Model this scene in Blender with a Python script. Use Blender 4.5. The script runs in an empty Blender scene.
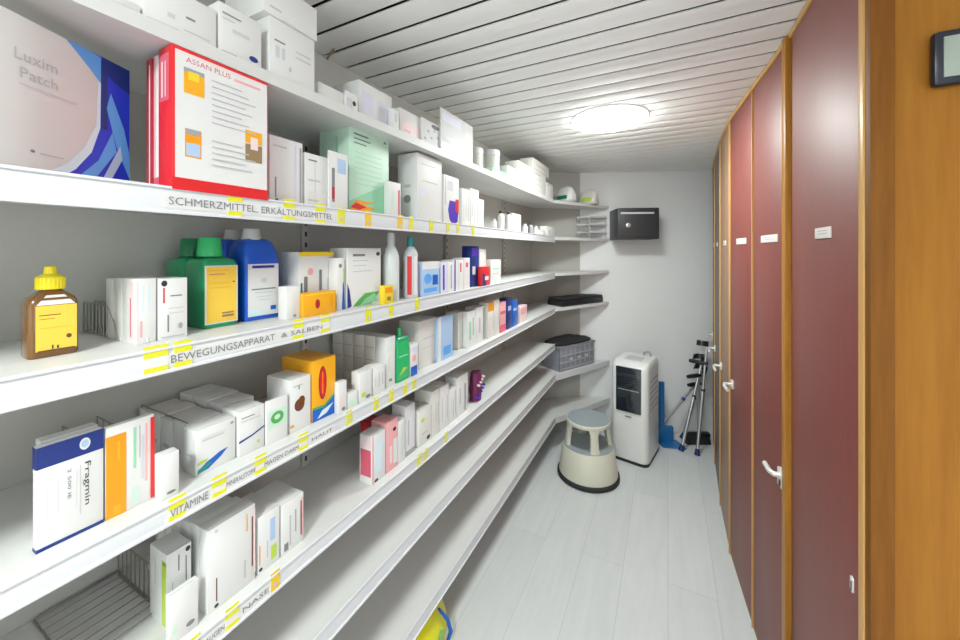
import bpy, bmesh, math, random
from mathutils import Vector, Matrix
C = bpy.context.scene.collection
PI = math.pi
# ------------------------------------------------------------------ camera geometry (corridor runs along +Y)
F, PX, PY, CAMZ = 370.0, 480.0, 251.0, 1.5
TH = math.atan2(188.0, F)
s, c = math.sin(TH), math.cos(TH)
AX = 0.74                                    # shelf front at X = -AX
def cw(xc, zc): return (xc*c - zc*s, xc*s + zc*c)
def wx(Y): return -1.085 + 0.085*(Y+1.6)/4.513      # left wall plane
def y_on(px, X):
    k = (px-PX)/F
    return -X*(c + k*s)/(s - k*c)
def zc_of(X, Y): return -X*s + Y*c
def z_at(y, X, Y): return CAMZ + (PY-y)/F*zc_of(X, Y)
# ------------------------------------------------------------------ materials
MATS = {}
def mat(name, col, rough=0.5, metal=0.0, emit=None, trans=0.0, bump=0.0, bscale=200.0, coat=0.0, spec=0.5, vary=0.0):
    if name in MATS: return MATS[name]
    m = bpy.data.materials.new(name); m.use_nodes = True
    nt = m.node_tree; b = nt.nodes['Principled BSDF']
    b.inputs['Base Color'].default_value = (*col, 1)
    b.inputs['Roughness'].default_value = rough
    b.inputs['Metallic'].default_value = metal
    b.inputs['Specular IOR Level'].default_value = spec
    b.inputs['Coat Weight'].default_value = coat
    if trans: b.inputs['Transmission Weight'].default_value = trans
    if emit:
        b.inputs['Emission Color'].default_value = (.93, 1, .965, 1); b.inputs['Emission Strength'].default_value = emit
    tc = nt.nodes.new('ShaderNodeTexCoord')
    n = nt.nodes.new('ShaderNodeTexNoise'); n.inputs['Scale'].default_value = bscale
    nt.links.new(tc.outputs['Object'], n.inputs['Vector'])
    if vary:
        r = nt.nodes.new('ShaderNodeMix'); r.data_type = 'RGBA'
        r.inputs['A'].default_value = (*[x*(1-vary) for x in col], 1); r.inputs['B'].default_value = (*[min(1, x*(1+vary)) for x in col], 1)
        nt.links.new(n.outputs['Fac'], r.inputs['Factor']); nt.links.new(r.outputs['Result'], b.inputs['Base Color'])
    if bump:
        bp = nt.nodes.new('ShaderNodeBump'); bp.inputs['Strength'].default_value = bump; bp.inputs['Distance'].default_value = 0.002
        nt.links.new(n.outputs['Fac'], bp.inputs['Height']); nt.links.new(bp.outputs['Normal'], b.inputs['Normal'])
    MATS[name] = m
    return m
def wood(name, ca, cb, rough, sc=(14, 14, 0.9)):
    m = bpy.data.materials.new(name); m.use_nodes = True; nt = m.node_tree; b = nt.nodes['Principled BSDF']
    tc = nt.nodes.new('ShaderNodeTexCoord'); mp = nt.nodes.new('ShaderNodeMapping'); mp.inputs['Scale'].default_value = sc
    n = nt.nodes.new('ShaderNodeTexNoise'); n.inputs['Scale'].default_value = 5; n.inputs['Detail'].default_value = 6; n.inputs['Roughness'].default_value = 0.65
    r = nt.nodes.new('ShaderNodeValToRGB'); r.color_ramp.elements[0].position = 0.3; r.color_ramp.elements[1].position = 0.72
    r.color_ramp.elements[0].color = (*ca, 1); r.color_ramp.elements[1].color = (*cb, 1)
    nt.links.new(tc.outputs['Object'], mp.inputs['Vector']); nt.links.new(mp.outputs['Vector'], n.inputs['Vector'])
    nt.links.new(n.outputs['Fac'], r.inputs['Fac']); nt.links.new(r.outputs['Color'], b.inputs['Base Color'])
    b.inputs['Roughness'].default_value = rough; b.inputs['Specular IOR Level'].default_value = .22
    MATS[name] = m
    return m
white = mat('white carton', (.77, .77, .76), .5)
mat('cream', (.74, .73, .68), .5); mat('pale grey', (.62, .63, .65), .5); mat('mid grey', (.35, .36, .38), .5)
mat('lilac', (.70, .69, .82), .45); mat('dark', (.035, .035, .04), .5); mat('print', (.22, .22, .24), .5); mat('print light', (.52, .53, .55), .5)
mat('navy', (.012, .035, .22), .4); mat('blue', (.01, .12, .55), .3); mat('royal', (.02, .05, .62), .3); mat('sky', (.12, .38, .85), .4); mat('pale blue', (.42, .58, .80), .45)
mat('ice', (.68, .84, .92), .45)
mat('red', (.72, .02, .025), .4); mat('deep red', (.45, .02, .04), .4); mat('pink', (.86, .42, .44), .45); mat('pale pink', (.88, .70, .70), .45); mat('rose', (.70, .12, .18), .45)
mat('orange', (.92, .34, .01), .4); mat('amber', (.90, .42, .015), .4); mat('yellow', (.90, .66, .03), .4); mat('label yellow', (.92, .60, .07), .5); mat('cap yellow', (.95, .80, .02), .35)
mat('tag yellow', (.78, .76, .03), .5); mat('tag orange', (.88, .55, .03), .5)
mat('green', (.015, .36, .12), .3); mat('bright green', (.03, .50, .16), .3); mat('dark green', (.01, .20, .08), .3); mat('mint', (.58, .82, .66), .45); mat('mint deep', (.30, .66, .42), .45)
mat('leaf', (.10, .42, .10), .5); mat('lime', (.50, .68, .08), .5); mat('teal', (.02, .27, .28), .4); mat('brown', (.20, .07, .02), .25); mat('choco', (.16, .05, .03), .5)
mat('purple', (.16, .02, .09), .5); mat('violet', (.09, .03, .45), .4)
mat('clear plastic', (.80, .84, .84), .25, trans=.2); mat('milky cap', (.72, .74, .73), .35, trans=.3)
mat('amber bottle', (.23, .10, .02), .18, trans=.25, coat=.5)
mat('blue bottle', (.008, .10, .60), .28, coat=.3); mat('green bottle', (.01, .33, .13), .28, coat=.3)
mat('shelf', (.70, .70, .685), .45, bump=.03, bscale=60, vary=.02); mat('rail', (.71, .72, .745), .38); mat('standard', (.55, .55, .53), .4)
mat('wire', (.33, .31, .29), .35, metal=.7); mat('chrome', (.88, .87, .85), .28, metal=.35); mat('alu', (.70, .71, .73), .35, metal=.9)
mat('black plastic', (.018, .018, .02), .4); mat('black metal', (.045, .045, .05), .42, bump=.05, bscale=400); mat('black cloth', (.02, .018, .022), .75, bump=.4, bscale=80)
mat('dark glass', (.012, .02, .03), .08, coat=1.0); mat('ac white', (.86, .86, .85), .3); mat('ac grey', (.60, .56, .50), .35)
mat('stool', (.70, .69, .58), .4); mat('rubber', (.02, .022, .025), .7); mat('rubber grey', (.32, .37, .40), .75, bump=.3, bscale=500)
mat('crate', (.27, .28, .32), .5, vary=.15, bscale=12); mat('crate light', (.40, .41, .46), .5)
mat('dustpan blue', (.02, .16, .42), .35); mat('tip blue', (.015, .03, .14), .5)
mat('lcd', (.33, .38, .33), .25); mat('device', (.012, .016, .03), .3); mat('label plate', (.86, .80, .77), .3)
mat('lamp', (.95, .95, .95), .4, emit=23.0); mat('fill lamp', (.95, .95, .95), .4, emit=48.0); mat('lamp rim', (.9, .9, .9), .5)
mat('left wall', (.52, .52, .485), .75, bump=.06, bscale=90, vary=.04); mat('plaster', (.89, .895, .905), .7, bump=.08, bscale=120, vary=.015)
mat('slat', (.94, .935, .92), .8, spec=.2, vary=.02, bscale=3); mat('gap', (.06, .045, .03), .8)
mat('bag yellow', (.85, .80, .02), .3); mat('kraft', (.30, .20, .10), .7); mat('cable', (.34, .25, .15), .6)
mat('tan laminate', (.36, .21, .13), .5, spec=.8); mat('brown laminate', (.17, .12, .10), .5, spec=.8)
def burg():
    m = mat('burgundy', (.34, .055, .065), .52, spec=1.0, coat=.0)
    nt = m.node_tree; b = nt.nodes['Principled BSDF']
    tc = nt.nodes.new('ShaderNodeTexCoord'); mp = nt.nodes.new('ShaderNodeMapping'); mp.inputs['Scale'].default_value = (30, 30, .8)
    n = nt.nodes.new('ShaderNodeTexNoise'); n.inputs['Scale'].default_value = 4; n.inputs['Detail'].default_value = 4
    r = nt.nodes.new('ShaderNodeValToRGB'); r.color_ramp.elements[0].color = (.19, .034, .026, 1); r.color_ramp.elements[1].color = (.25, .052, .038, 1)
    nt.links.new(tc.outputs['Object'], mp.inputs['Vector']); nt.links.new(mp.outputs['Vector'], n.inputs['Vector']); nt.links.new(n.outputs['Fac'], r.inputs['Fac'])
    nt.links.new(r.outputs['Color'], b.inputs['Base Color'])
    return m
burg()
wood('trim wood', (.16, .055, .005), (.24, .09, .010), .62)
wood('honey wood', (.36, .15, .02), (.54, .25, .04), .38); wood('panel wood', (.27, .10, .009), (.36, .15, .016), .42, (10, 10, .6)); wood('edge wood', (.62, .33, .10), (.72, .42, .15), .35)
def floor_mat():
    m = bpy.data.materials.new('floor laminate'); m.use_nodes = True; nt = m.node_tree; b = nt.nodes['Principled BSDF']
    tc = nt.nodes.new('ShaderNodeTexCoord'); mp = nt.nodes.new('ShaderNodeMapping'); mp.inputs['Scale'].default_value = (9, 1.2, 1)
    n = nt.nodes.new('ShaderNodeTexNoise'); n.inputs['Scale'].default_value = 3; n.inputs['Detail'].default_value = 8; n.inputs['Roughness'].default_value = .6
    r = nt.nodes.new('ShaderNodeValToRGB'); r.color_ramp.elements[0].position = .3; r.color_ramp.elements[1].position = .7
    r.color_ramp.elements[0].color = (.67, .685, .695, 1); r.color_ramp.elements[1].color = (.73, .745, .75, 1)
    mp2 = nt.nodes.new('ShaderNodeMapping'); mp2.inputs['Rotation'].default_value = (0, 0, PI/2)
    br = nt.nodes.new('ShaderNodeTexBrick'); br.inputs['Scale'].default_value = 1; br.inputs['Brick Width'].default_value = 1.25; br.inputs['Row Height'].default_value = .19
    br.inputs['Mortar Size'].default_value = .0016; br.inputs['Color1'].default_value = (1, 1, 1, 1); br.inputs['Color2'].default_value = (.95, .955, .96, 1); br.inputs['Mortar'].default_value = (.80, .81, .82, 1)
    mx = nt.nodes.new('ShaderNodeMix'); mx.data_type = 'RGBA'; mx.blend_type = 'MULTIPLY'; mx.inputs['Factor'].default_value = 1
    L = nt.links.new
    L(tc.outputs['Object'], mp.inputs['Vector']); L(mp.outputs['Vector'], n.inputs['Vector']); L(n.outputs['Fac'], r.inputs['Fac'])
    L(tc.outputs['Object'], mp2.inputs['Vector']); L(mp2.outputs['Vector'], br.inputs['Vector'])
    L(r.outputs['Color'], mx.inputs['A']); L(br.outputs['Color'], mx.inputs['B']); L(mx.outputs['Result'], b.inputs['Base Color'])
    b.inputs['Roughness'].default_value = .38
    MATS['floor'] = m
floor_mat()
# ------------------------------------------------------------------ mesh builder
_txt = {}
def text_mesh(t):
    if t in _txt: return _txt[t]
    cu = bpy.data.curves.new('txt', 'FONT'); cu.body = t; cu.size = 1.0; cu.align_x = 'CENTER'; cu.align_y = 'CENTER'; cu.resolution_u = 2
    o = bpy.data.objects.new('txt', cu); C.objects.link(o)
    dg = bpy.context.evaluated_depsgraph_get()
    me = bpy.data.meshes.new_from_object(o.evaluated_get(dg))
    vs = [v.co.copy() for v in me.vertices]; fs = [list(p.vertices) for p in me.polygons]
    bpy.data.objects.remove(o); bpy.data.curves.remove(cu); bpy.data.meshes.remove(me)
    _txt[t] = (vs, fs)
    return _txt[t]
class MB:
    def __init__(self): self.bm = bmesh.new(); self.ms = []
    def mi(self, m):
        if m not in self.ms: self.ms.append(m)
        return self.ms.index(m)
    def face(self, pts, m, smooth=False):
        vs = [self.bm.verts.new(p) for p in pts]
        f = self.bm.faces.new(vs); f.material_index = self.mi(m); f.smooth = smooth
        return f
    def box(self, a, b, m, bev=0.0):
        r = bmesh.ops.create_cube(self.bm, size=1.0)
        vs = r['verts']
        for v in vs:
            for i in range(3): v.co[i] = (a[i]+b[i])/2 + v.co[i]*(b[i]-a[i])
        i = self.mi(m); fs = set(f for v in vs for f in v.link_faces)
        for f in fs: f.material_index = i
        if bev:
            es = list(set(e for v in vs for e in v.link_edges))
            g = bmesh.ops.bevel(self.bm, geom=es, offset=bev, segments=2, profile=.5, affect='EDGES')
            for f in g['faces']: f.material_index = i
        return self
    def prism(self, poly, z0, z1, m, top=None):
        n = len(poly); i = self.mi(m)
        lo = [self.bm.verts.new((p[0], p[1], z0)) for p in poly]; hi = [self.bm.verts.new((p[0], p[1], z1)) for p in poly]
        fs = [self.bm.faces.new(lo[::-1]), self.bm.faces.new(hi)] + [self.bm.faces.new((lo[k], lo[(k+1) % n], hi[(k+1) % n], hi[k])) for k in range(n)]
        for f in fs: f.material_index = i
        if top: fs[1].material_index = self.mi(top)
        return self
    def loft(self, rings, m, caps=True, smooth=True):
        i = self.mi(m); prev = None; first = None
        for ring in rings:
            vs = [self.bm.verts.new(p) for p in ring]
            if prev:
                n = len(vs)
                for k in range(n):
                    f = self.bm.faces.new((prev[k], prev[(k+1) % n], vs[(k+1) % n], vs[k])); f.material_index = i; f.smooth = smooth
            else: first = vs
            prev = vs
        if caps:
            for f in (self.bm.faces.new(first[::-1]), self.bm.faces.new(prev)): f.material_index = i
        return self
    def lathe(self, prof, m, ctr=(0, 0), n=28, caps=True):
        return self.loft([[(ctr[0]+r*math.cos(2*PI*k/n), ctr[1]+r*math.sin(2*PI*k/n), z) for k in range(n)] for r, z in prof], m, caps)
    def rrect(self, secs, m, rad=.2, n=5):
        # secs: (z, half x, half y, cx, cy)
        rings = []
        for z, hx, hy, cx, cy in secs:
            r = min(hx, hy)*rad; ring = []
            for q, (sx, sy) in enumerate(((1, 1), (-1, 1), (-1, -1), (1, -1))):
                for k in range(n):
                    a = q*PI/2 + k/(n-1)*PI/2
                    ring.append((cx+sx*(hx-r)+r*math.cos(a), cy+sy*(hy-r)+r*math.sin(a), z))
            rings.append(ring)
        return self.loft(rings, m)
    def tube(self, pts, r, m, n=8):
        pts = [Vector(p) for p in pts]; rings = []
        for k, p in enumerate(pts):
            d = (pts[min(k+1, len(pts)-1)]-pts[max(k-1, 0)]).normalized()
            u = d.cross(Vector((0.31, 0.2, 0.93))); u = u.normalized() if u.length > 1e-4 else Vector((1, 0, 0)); v = d.cross(u)
            rr = r[k] if isinstance(r, (list, tuple)) else r
            rings.append([p+u*rr*math.cos(2*PI*j/n)+v*rr*math.sin(2*PI*j/n) for j in range(n)])
        return self.loft(rings, m)
    def text(self, t, o, u, v, h, m, w=None):
        # o centre, u/v unit vectors, h letter size, w optional total width
        vs, fs = text_mesh(t); o, u, v = Vector(o), Vector(u), Vector(v); i = self.mi(m); sx = h
        if w:
            ex = max(p.x for p in vs)-min(p.x for p in vs); sx = w/max(ex, 1e-6)
        nv = [self.bm.verts.new(o+u*p.x*sx+v*p.y*h) for p in vs]
        for f in fs:
            try:
                g = self.bm.faces.new([nv[k] for k in f]); g.material_index = i
            except ValueError: pass
        return self
    def build(self, name, parent=None, loc=(0, 0, 0), rz=0, fixn=True):
        if fixn and False: bmesh.ops.recalc_face_normals(self.bm, faces=self.bm.faces)
        me = bpy.data.meshes.new(name); self.bm.to_mesh(me); self.bm.free()
        for m in self.ms: me.materials.append(MATS[m])
        me.set_sharp_from_angle(angle=math.radians(38))
        o = bpy.data.objects.new(name, me); C.objects.link(o); o.location = loc; o.rotation_euler = (0, 0, rz)
        if parent: o.parent = parent
        return o
def tag(o, label, cat, group=None):
    o['label'] = label; o['category'] = cat
    if group: o['group'] = group
    return o
def thing(name, label, cat, loc=(0, 0, 0), rz=0, group=None):
    o = bpy.data.objects.new(name, None); C.objects.link(o); o.empty_display_size = .05; o.location = loc; o.rotation_euler = (0, 0, rz)
    return tag(o, label, cat, group)
def struct(o): o['kind'] = 'structure'; return o
# ------------------------------------------------------------------ room shell
CEIL = CAMZ + .66
LW0, LW1 = (wx(-1.6), -1.6), (wx(2.913), 2.913)
EC = (-.664, 3.173); ER = (.33, 3.566); EX = (.86, 3.774)
m = MB(); m.prism([(-1.3, -1.6), (1.6, -1.6), (1.6, 3.9), (-1.3, 3.9)], -.05, 0, 'floor'); struct(m.build('floor'))
def wallseg(name, p, q, mt, z0=0, z1=CEIL+.06, t=.08):
    d = Vector((q[0]-p[0], q[1]-p[1])).normalized(); n = Vector((-d.y, d.x))*t       # outward on the left of p->q
    mm = MB(); mm.prism([p, q, (q[0]+n.x, q[1]+n.y), (p[0]+n.x, p[1]+n.y)], z0, z1, mt)
    return struct(mm.build(name))
wallseg('wall_left', LW0, LW1, 'left wall')
wallseg('wall_corner', LW1, EC, 'left wall')
wallseg('wall_end', EC, EX, 'plaster')
wallseg('wall_behind', EX, (.86, .96), 'plaster')
wallseg('wall_back', (1.6, -1.6), (wx(-1.6), -1.6), 'plaster')
wallseg('wall_side', (1.6, .96), (1.6, .50), 'plaster')
wallseg('wall_back_side', (1.6, -.90), (1.6, -1.6), 'plaster')
wallseg('wall_lintel', (1.6, .50), (1.6, -.90), 'plaster', 2.03)  # opening below is added out of view so outside light brightens the near shelves
# slatted ceiling
m = MB(); m.box((-1.3, -1.6, CEIL+.040), (1.6, 3.9, CEIL+.05), 'gap')
y = 1.256-.0945*31
while y < 3.8:
    m.box((-1.29, y+.0055, CEIL), (1.59, y+.089, CEIL+.005), 'slat', .002); y += .0945
struct(m.build('ceiling'))
# ------------------------------------------------------------------ shelves
SH = {0: (1.874, 1.849), 1: (1.604, 1.563), 2: (1.338, 1.299), 3: (1.077, 1.044), 4: (.816, .781), 5: (.588, .545), 6: (.274, .230)}
ORD = ['topmost', 'second from top', 'third from top', 'fourth from top', 'fifth from top', 'sixth from top', 'lowest']
YA, YC = -.6, 2.67
K1, K2 = (-AX, YC), (-.44, 3.238)
def pxY(px, X=-AX): return y_on(px, X)
TAGS = {1: [(235, 1), (289, 1), (320, 1), (341, 0), (368, 2), (400, 2), (411, 0), (431, 0), (448, 0), (458, 0), (473, 0)],
        2: [(156, 1), (183, 1), (298, 1), (325, 1), (368, 0), (391, 0), (417, 0)],
        3: [(177, 1), (219, 1), (260, 1), (303, 1), (349, 0), (376, 0), (391, 0), (405, 0), (414, 0)],
        4: [(192, 1), (232, 1), (275, 2), (419, 0), (426, 0), (446, 0)]}
TEXTS = {1: [('SCHMERZMITTEL, ERK\u00c4LTUNGSMITTEL', 168, 332, .0165, .003)], 2: [('BEWEGUNGSAPPARAT', 170, 274, .0165, 0), ('& SALBEN', 281, 322, .012, 0)],
         3: [('VITAMINE', 170, 208, .017, 0), ('MINERALSTOFFE', 226, 255, .012, 0), ('MAGEN DARM', 264, 298, .012, 0), ('HAUT', 311, 332, .010, 0)], 4: [('AUGEN', 205, 224, .012, 0), ('NASE', 242, 268, .012, 0)]}
for k in range(7):
    zt, zb = SH[k]
    what = ['white boxes under the ceiling', 'the pain remedy label strip', 'the brown and green bottles', 'the blue and orange cartons', 'the lowest row of cartons', 'nothing', 'nothing above the floor'][k]
    t = thing('wall_shelf', f'long white wall shelf, {ORD[k]}, carrying {what}', 'shelf', (-AX, YA, zt), 0, 'long shelves on the left wall')
    L = YC-YA
    def loc(poly): return [(px+AX, py-YA) for px, py in poly]
    m = MB(); th = .025 if k == 0 else .020
    m.prism(loc([(-AX-.0055 if k else -AX, YA), (-AX-.0055 if k else -AX, YC), (wx(YC)+.001, YC), (wx(YA)+.001, YA)]), -th, 0, 'shelf')
    m.build('board', t)
    if k:
        hgt = zt-zb
        m = MB(); m.box((-.005, 0, -hgt), (0, L, .003), 'rail', .0012); m.box((-.002, 0, -hgt-.001), (.004, L, -hgt+.005), 'rail', .0015)
        m.box((-.003, 0, -.0005), (.003, L, .004), 'rail', .001)
        r = m.build('label_rail', t)
        for px, st in TAGS.get(k, []):
            yy = pxY(px)-YA; m = MB(); w = .013 if k in (1, 2) else .012
            if px == 156: w = .016
            x0 = .0005; c1 = 'tag yellow' if st != 2 else 'tag orange'
            if st == 1:
                m.box((x0, yy-w, -hgt+.004), (x0+.0012, yy+w, -hgt+.013), c1); m.box((x0, yy-w, -.010), (x0+.0012, yy+w, .009), c1)
                m.box((x0, yy-w, -hgt+.013), (x0+.0009, yy+w, -.010), 'white carton')
            else:
                m.box((x0, yy-w*.8, -hgt+.005), (x0+.0012, yy+w*.8, .008), c1)
                m.box((x0+.001, yy-w*.3, -hgt+.012), (x0+.0016, yy+w*.3, -hgt+.020), 'print light')
            m.build('price_tag', r)
        for tx, p0, p1, h, dz in TEXTS.get(k, []):
            y0, y1 = pxY(p0)-YA, pxY(p1)-YA; m = MB()
            m.box((.0002, y0-.008, -hgt*.5-.0115), (.0008, y1+.008, -hgt*.5+.0115), 'white carton')
            m.text(tx, (.00195, (y0+y1)/2, -hgt*.5), (0, 1, 0), (0, 0, 1), h*1.15, 'print', y1-y0)
            m.build('category_label', r)
    # corner continuation
    if k != 4:
        what2 = ['pale bags and small packs', 'a stack of thin trays', 'nothing on it', 'a flat black case', '', 'a grey folding crate', 'nothing, behind the step stool'][k]
        tt = thing('corner_shelf', f'short white corner shelf, {ORD[k]}, carrying {what2}', 'shelf', (*K1, zt), 0, 'shelves around the far corner')
        poly = [(p[0]-K1[0], p[1]-K1[1]) for p in (K1, K2, (EC[0]+.01, EC[1]-.004), (LW1[0]+.006, LW1[1]-.006), (wx(YC)+.002, YC+.002))]
        m = MB(); m.prism([(.001, .001)]+poly[1:], -.022, 0, 'shelf'); m.build('board', tt)
        if k >= 5:
            d = Vector((K2[0]-K1[0], K2[1]-K1[1])).normalized(); n = Vector((d.y, -d.x))*.006; q = (K2[0]-K1[0], K2[1]-K1[1])
            m = MB(); m.prism([(.002, .002), (n.x, n.y), (q[0]+n.x, q[1]+n.y), q], -.040, .003, 'rail'); m.build('front_lip', tt)
for i, yv in enumerate((.02, .80, 1.62, 2.34)):
    m = MB(); xw = wx(yv)+.001
    m.box((0, -.012, 0), (.010, .012, 2.08), 'standard', .001)
    for q in range(60): m.box((.0095, -.004, .05+q*.034), (.0104, .004, .065+q*.034), 'dark')
    o = m.build('shelf_upright', None, (xw, yv, 0)); tag(o, 'slotted grey metal rail upright behind the shelves, ' + ['nearest the camera', 'behind the boxes beside the blue bottle', 'between the small cartons halfway along', 'last before the far corner'][i], 'shelf rail', 'uprights behind the shelves')
# ------------------------------------------------------------------ cartons
def deco(m, lst, o, u, v, U, V, off):
    o, u, v = Vector(o), Vector(u), Vector(v); n = u.cross(v)
    for i, d in enumerate(lst):
        oo = o+n*(off+i*.00007)
        if d[0] == 'r':
            _, a, b, e, f, mt = d
            m.face([oo+u*(a*U)+v*(b*V), oo+u*(e*U)+v*(b*V), oo+u*(e*U)+v*(f*V), oo+u*(a*U)+v*(f*V)], mt)
        elif d[0] == 'p':
            m.face([oo+u*(a*U)+v*(b*V) for a, b in d[1]], d[2])
        elif d[0] == 'o':
            _, a, b, ra, rb, mt = d
            m.face([oo+u*(a*U+ra*U*math.cos(q*PI/10))+v*(b*V+rb*V*math.sin(q*PI/10)) for q in range(20)], mt)
        elif d[0] == 't':
            _, tx, a, b, h, mt = d[:6]; uu, vv = (u, v) if len(d) < 7 else (-v, u)
            m.text(tx, oo+u*(a*U)+v*(b*V), uu, vv, h*V if len(d) < 7 else h*U, mt, (d[7]*V if len(d) > 7 else None))
def lines(seed, acc=None, n=5, x0=.12, x1=.88, top=.88, bot=.15, mt='print light'):
    rg = random.Random(seed); out = []
    for i in range(n):
        y = top-(top-bot)*i/max(1, n-1)
        out.append(('r', x0, y-.014, x0+(x1-x0)*rg.uniform(.35, 1), y+.014, 'print' if i == 0 else mt))
    if acc:
        y = rg.uniform(.25, .6); out.append(('r', 0, y, 1, y+rg.uniform(.05, .12), acc))
    return out
def vlines(seed, acc='print', n=3):
    rg = random.Random(seed); out = []
    for i in range(n):
        x = .2+.6*i/max(1, n-1); y = rg.uniform(.12, .3); out.append(('r', x-.035, y, x+.035, rg.uniform(.6, .92), acc if i == 0 else 'print light'))
    return out
def carton(name, label, cat, X, Y0, Y1, z0, z1, depth, col='white carton', front=(), side=(), group=None, rz=0, top=None, bev=.0012):
    """front faces +X at plane X; near side faces -Y"""
    W, H = Y1-Y0, z1-z0; D = depth
    m = MB(); m.box((-D, 0, 0), (0, W, H), col, min(bev, W*.1, D*.1))
    deco(m, front, (0, 0, 0), (0, 1, 0), (0, 0, 1), W, H, .0003)
    # tuck-flap seam around the top, as on folded cartons
    m.face([(-.0015, .0012, H+.0002), (-.0015, W-.0012, H+.0002), (-.003, W-.0012, H+.0002), (-.003, .0012, H+.0002)], 'print light')
    deco(m, side, (-D, 0, 0), (1, 0, 0), (0, 0, 1), D, H, .0003)
    if top: m.face([(-D+.001, .001, H+.0004), (-.001, .001, H+.0004), (-.001, W-.001, H+.0004), (-D+.001, W-.001, H+.0004)], top)
    o = m.build(name, None, (X, Y0, z0), rz)
    return tag(o, label, cat, group)
GN = {0: 'packs on the top shelf', 1: 'packs on the second shelf', 2: 'packs on the third shelf', 3: 'packs on the fourth shelf', 4: 'packs on the fifth shelf'}
PLACED = {}
def P(k, x0, x1, yt, D, ins, label, front=(), side=(), col='white carton', name='medicine_box', cat='box', up=0.0, gap=.001, top=None):
    X = -AX-ins; Y0, Y1 = y_on(x0, X)+gap, y_on(x1, X)-gap
    z1 = z_at(yt, X, Y0); z0 = SH[k][0]+up
    D = min(D, X-wx(Y0)-.012)
    for (pk, pX, pD, pY0, pY1, pz) in PLACED.get(k, []):
        if pY1 > Y0-.0005 and pY0 < Y1:
            if X > pX: D = min(D, X-pX-.0012)
            else: Y0 = max(Y0, pY1+.0008)
    PLACED.setdefault(k, []).append((k, X, D, Y0, Y1, z1))
    return carton(name, label, cat, X, Y0, Y1, z0, z1, D, col, front, side, GN[k], 0, top)
W = 'white carton'
# ---- second shelf (pain remedies)
X0, Y0_ = cw(-.949*.654, .654); zt = z_at(71, X0, Y0_); xn, yn = cw(-.62, .32); d = math.hypot(X0-xn, Y0_-yn)
carton('patch_carton', 'large white carton with blue swoosh standing askew at the second shelf near end', 'box', xn, yn, yn+d, SH[1][0], zt, .06, W,
       [('p', [(.66, 0), (1, 0), (1, 1), (.70, 1), (.80, .87), (.853, .79), (.85, .45), (.81, .25), (.74, .10)], 'royal'),
        ('p', [(.58, 0), (.66, 0), (.74, .10), (.81, .25), (.85, .45), (.853, .79), (.84, .81), (.83, .46), (.78, .28), (.70, .12)], 'ice'),
        ('p', [(.70, 1), (.80, .87), (.853, .79), (.853, .99), (.80, 1)], 'sky'), ('p', [(.87, .88), (1, .80), (1, 1), (.86, 1)], 'navy'), ('r', .853, .45, .885, .97, 'navy'),
        ('p', [(.88, .62), (.93, .34), (1, .10), (1, .30), (.97, .5), (.90, .75)], 'sky'), ('p', [(.72, .0), (.80, 0), (.93, .3), (.91, .45), (.84, .2)], 'sky'), ('p', [(.84, 0), (.88, 0), (.96, .25), (.95, .36)], 'pale blue'),
        ('t', 'Luxim', .59, .75, .10, 'print light'), ('t', 'Patch', .60, .64, .10, 'print light'), ('r', .53, .565, .75, .573, 'pale grey'), ('r', .60, .15, .69, .158, 'print light'), ('o', .575, .16, .008, .010, 'print')],
       (), GN[1], TH)
def redbox():
    X = -.7365; Ya, Yb = y_on(172, X), y_on(268, X); z1 = 1.8465
    carton('medical_kit_box', 'big red edged white carton printed with small orange pictures, front of the upright red packs', 'box', X, Ya, Yb, SH[1][0], z1, .046, 'red',
        [('r', .025, .085, .985, .975, 'pale pink'), ('r', .04, .095, .985, .955, 'white carton'), ('r', 0, 0, 1, .085, 'red'), ('t', 'ASSAN PLUS', .34, .925, .055, 'rose'), ('r', .60, .905, .9, .925, 'pink'),
         ('r', .10, .69, .29, .87, 'amber'), ('r', .10, .84, .29, .87, 'mid grey'), ('r', .14, .79, .24, .85, 'yellow'), ('r', .11, .24, .26, .44, 'orange'), ('r', .12, .25, .25, .34, 'pale blue'), ('r', .12, .40, .25, .44, 'mid grey'),
         ('r', .72, .45, .92, .55, 'amber'), ('r', .72, .30, .92, .44, 'kraft'), ('r', .78, .40, .87, .50, 'pale pink')] + [('r', .36, .84-.045*i, .68+.2*((i*7) % 5)/5, .848-.045*i, 'print light') for i in range(15) if i not in (8, 9)],
        [('r', .1, .62, .8, .95, 'rose'), ('r', .25, .65, .35, .9, 'pale pink'), ('r', .5, .65, .56, .9, 'pale pink')], GN[1])
    carton('thin_red_box', 'slim white pack with red edge, middle of the three upright red packs', 'box', X-.048, Ya+.002, Yb-.004, SH[1][0], z1-.006, .018, W, (), [('r', 0, 0, .3, 1, 'pink'), ('r', 0, 0, 1, .1, 'rose')], GN[1])
    carton('thin_red_box', 'slim deep red pack, rearmost of the three upright red packs', 'box', X-.069, Ya+.0, Yb-.004, SH[1][0], z1-.008, .02, 'deep red', (), [('r', .55, .05, .75, .95, 'pale pink')], GN[1])
redbox()
P(1, 269, 303, 134, .09, .035, 'plain white carton with a lilac right edge, beside the big red edged carton', [('r', .74, .1, .80, .95, 'lilac'), ('r', .90, .05, .96, .92, 'mid grey'), ('r', .15, .10, .19, .4, 'print'), ('o', .2, .06, .05, .03, 'dark'), ('r', .1, .85, .5, .87, 'print light')])
P(1, 305, 328, 152, .08, .035, 'white carton with cream foot, left of the dark striped one by the green carton', [('r', .1, .05, .9, .3, 'cream'), ('r', .4, .1, .44, .9, 'pale grey')] + lines(3, None, 3))
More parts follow.
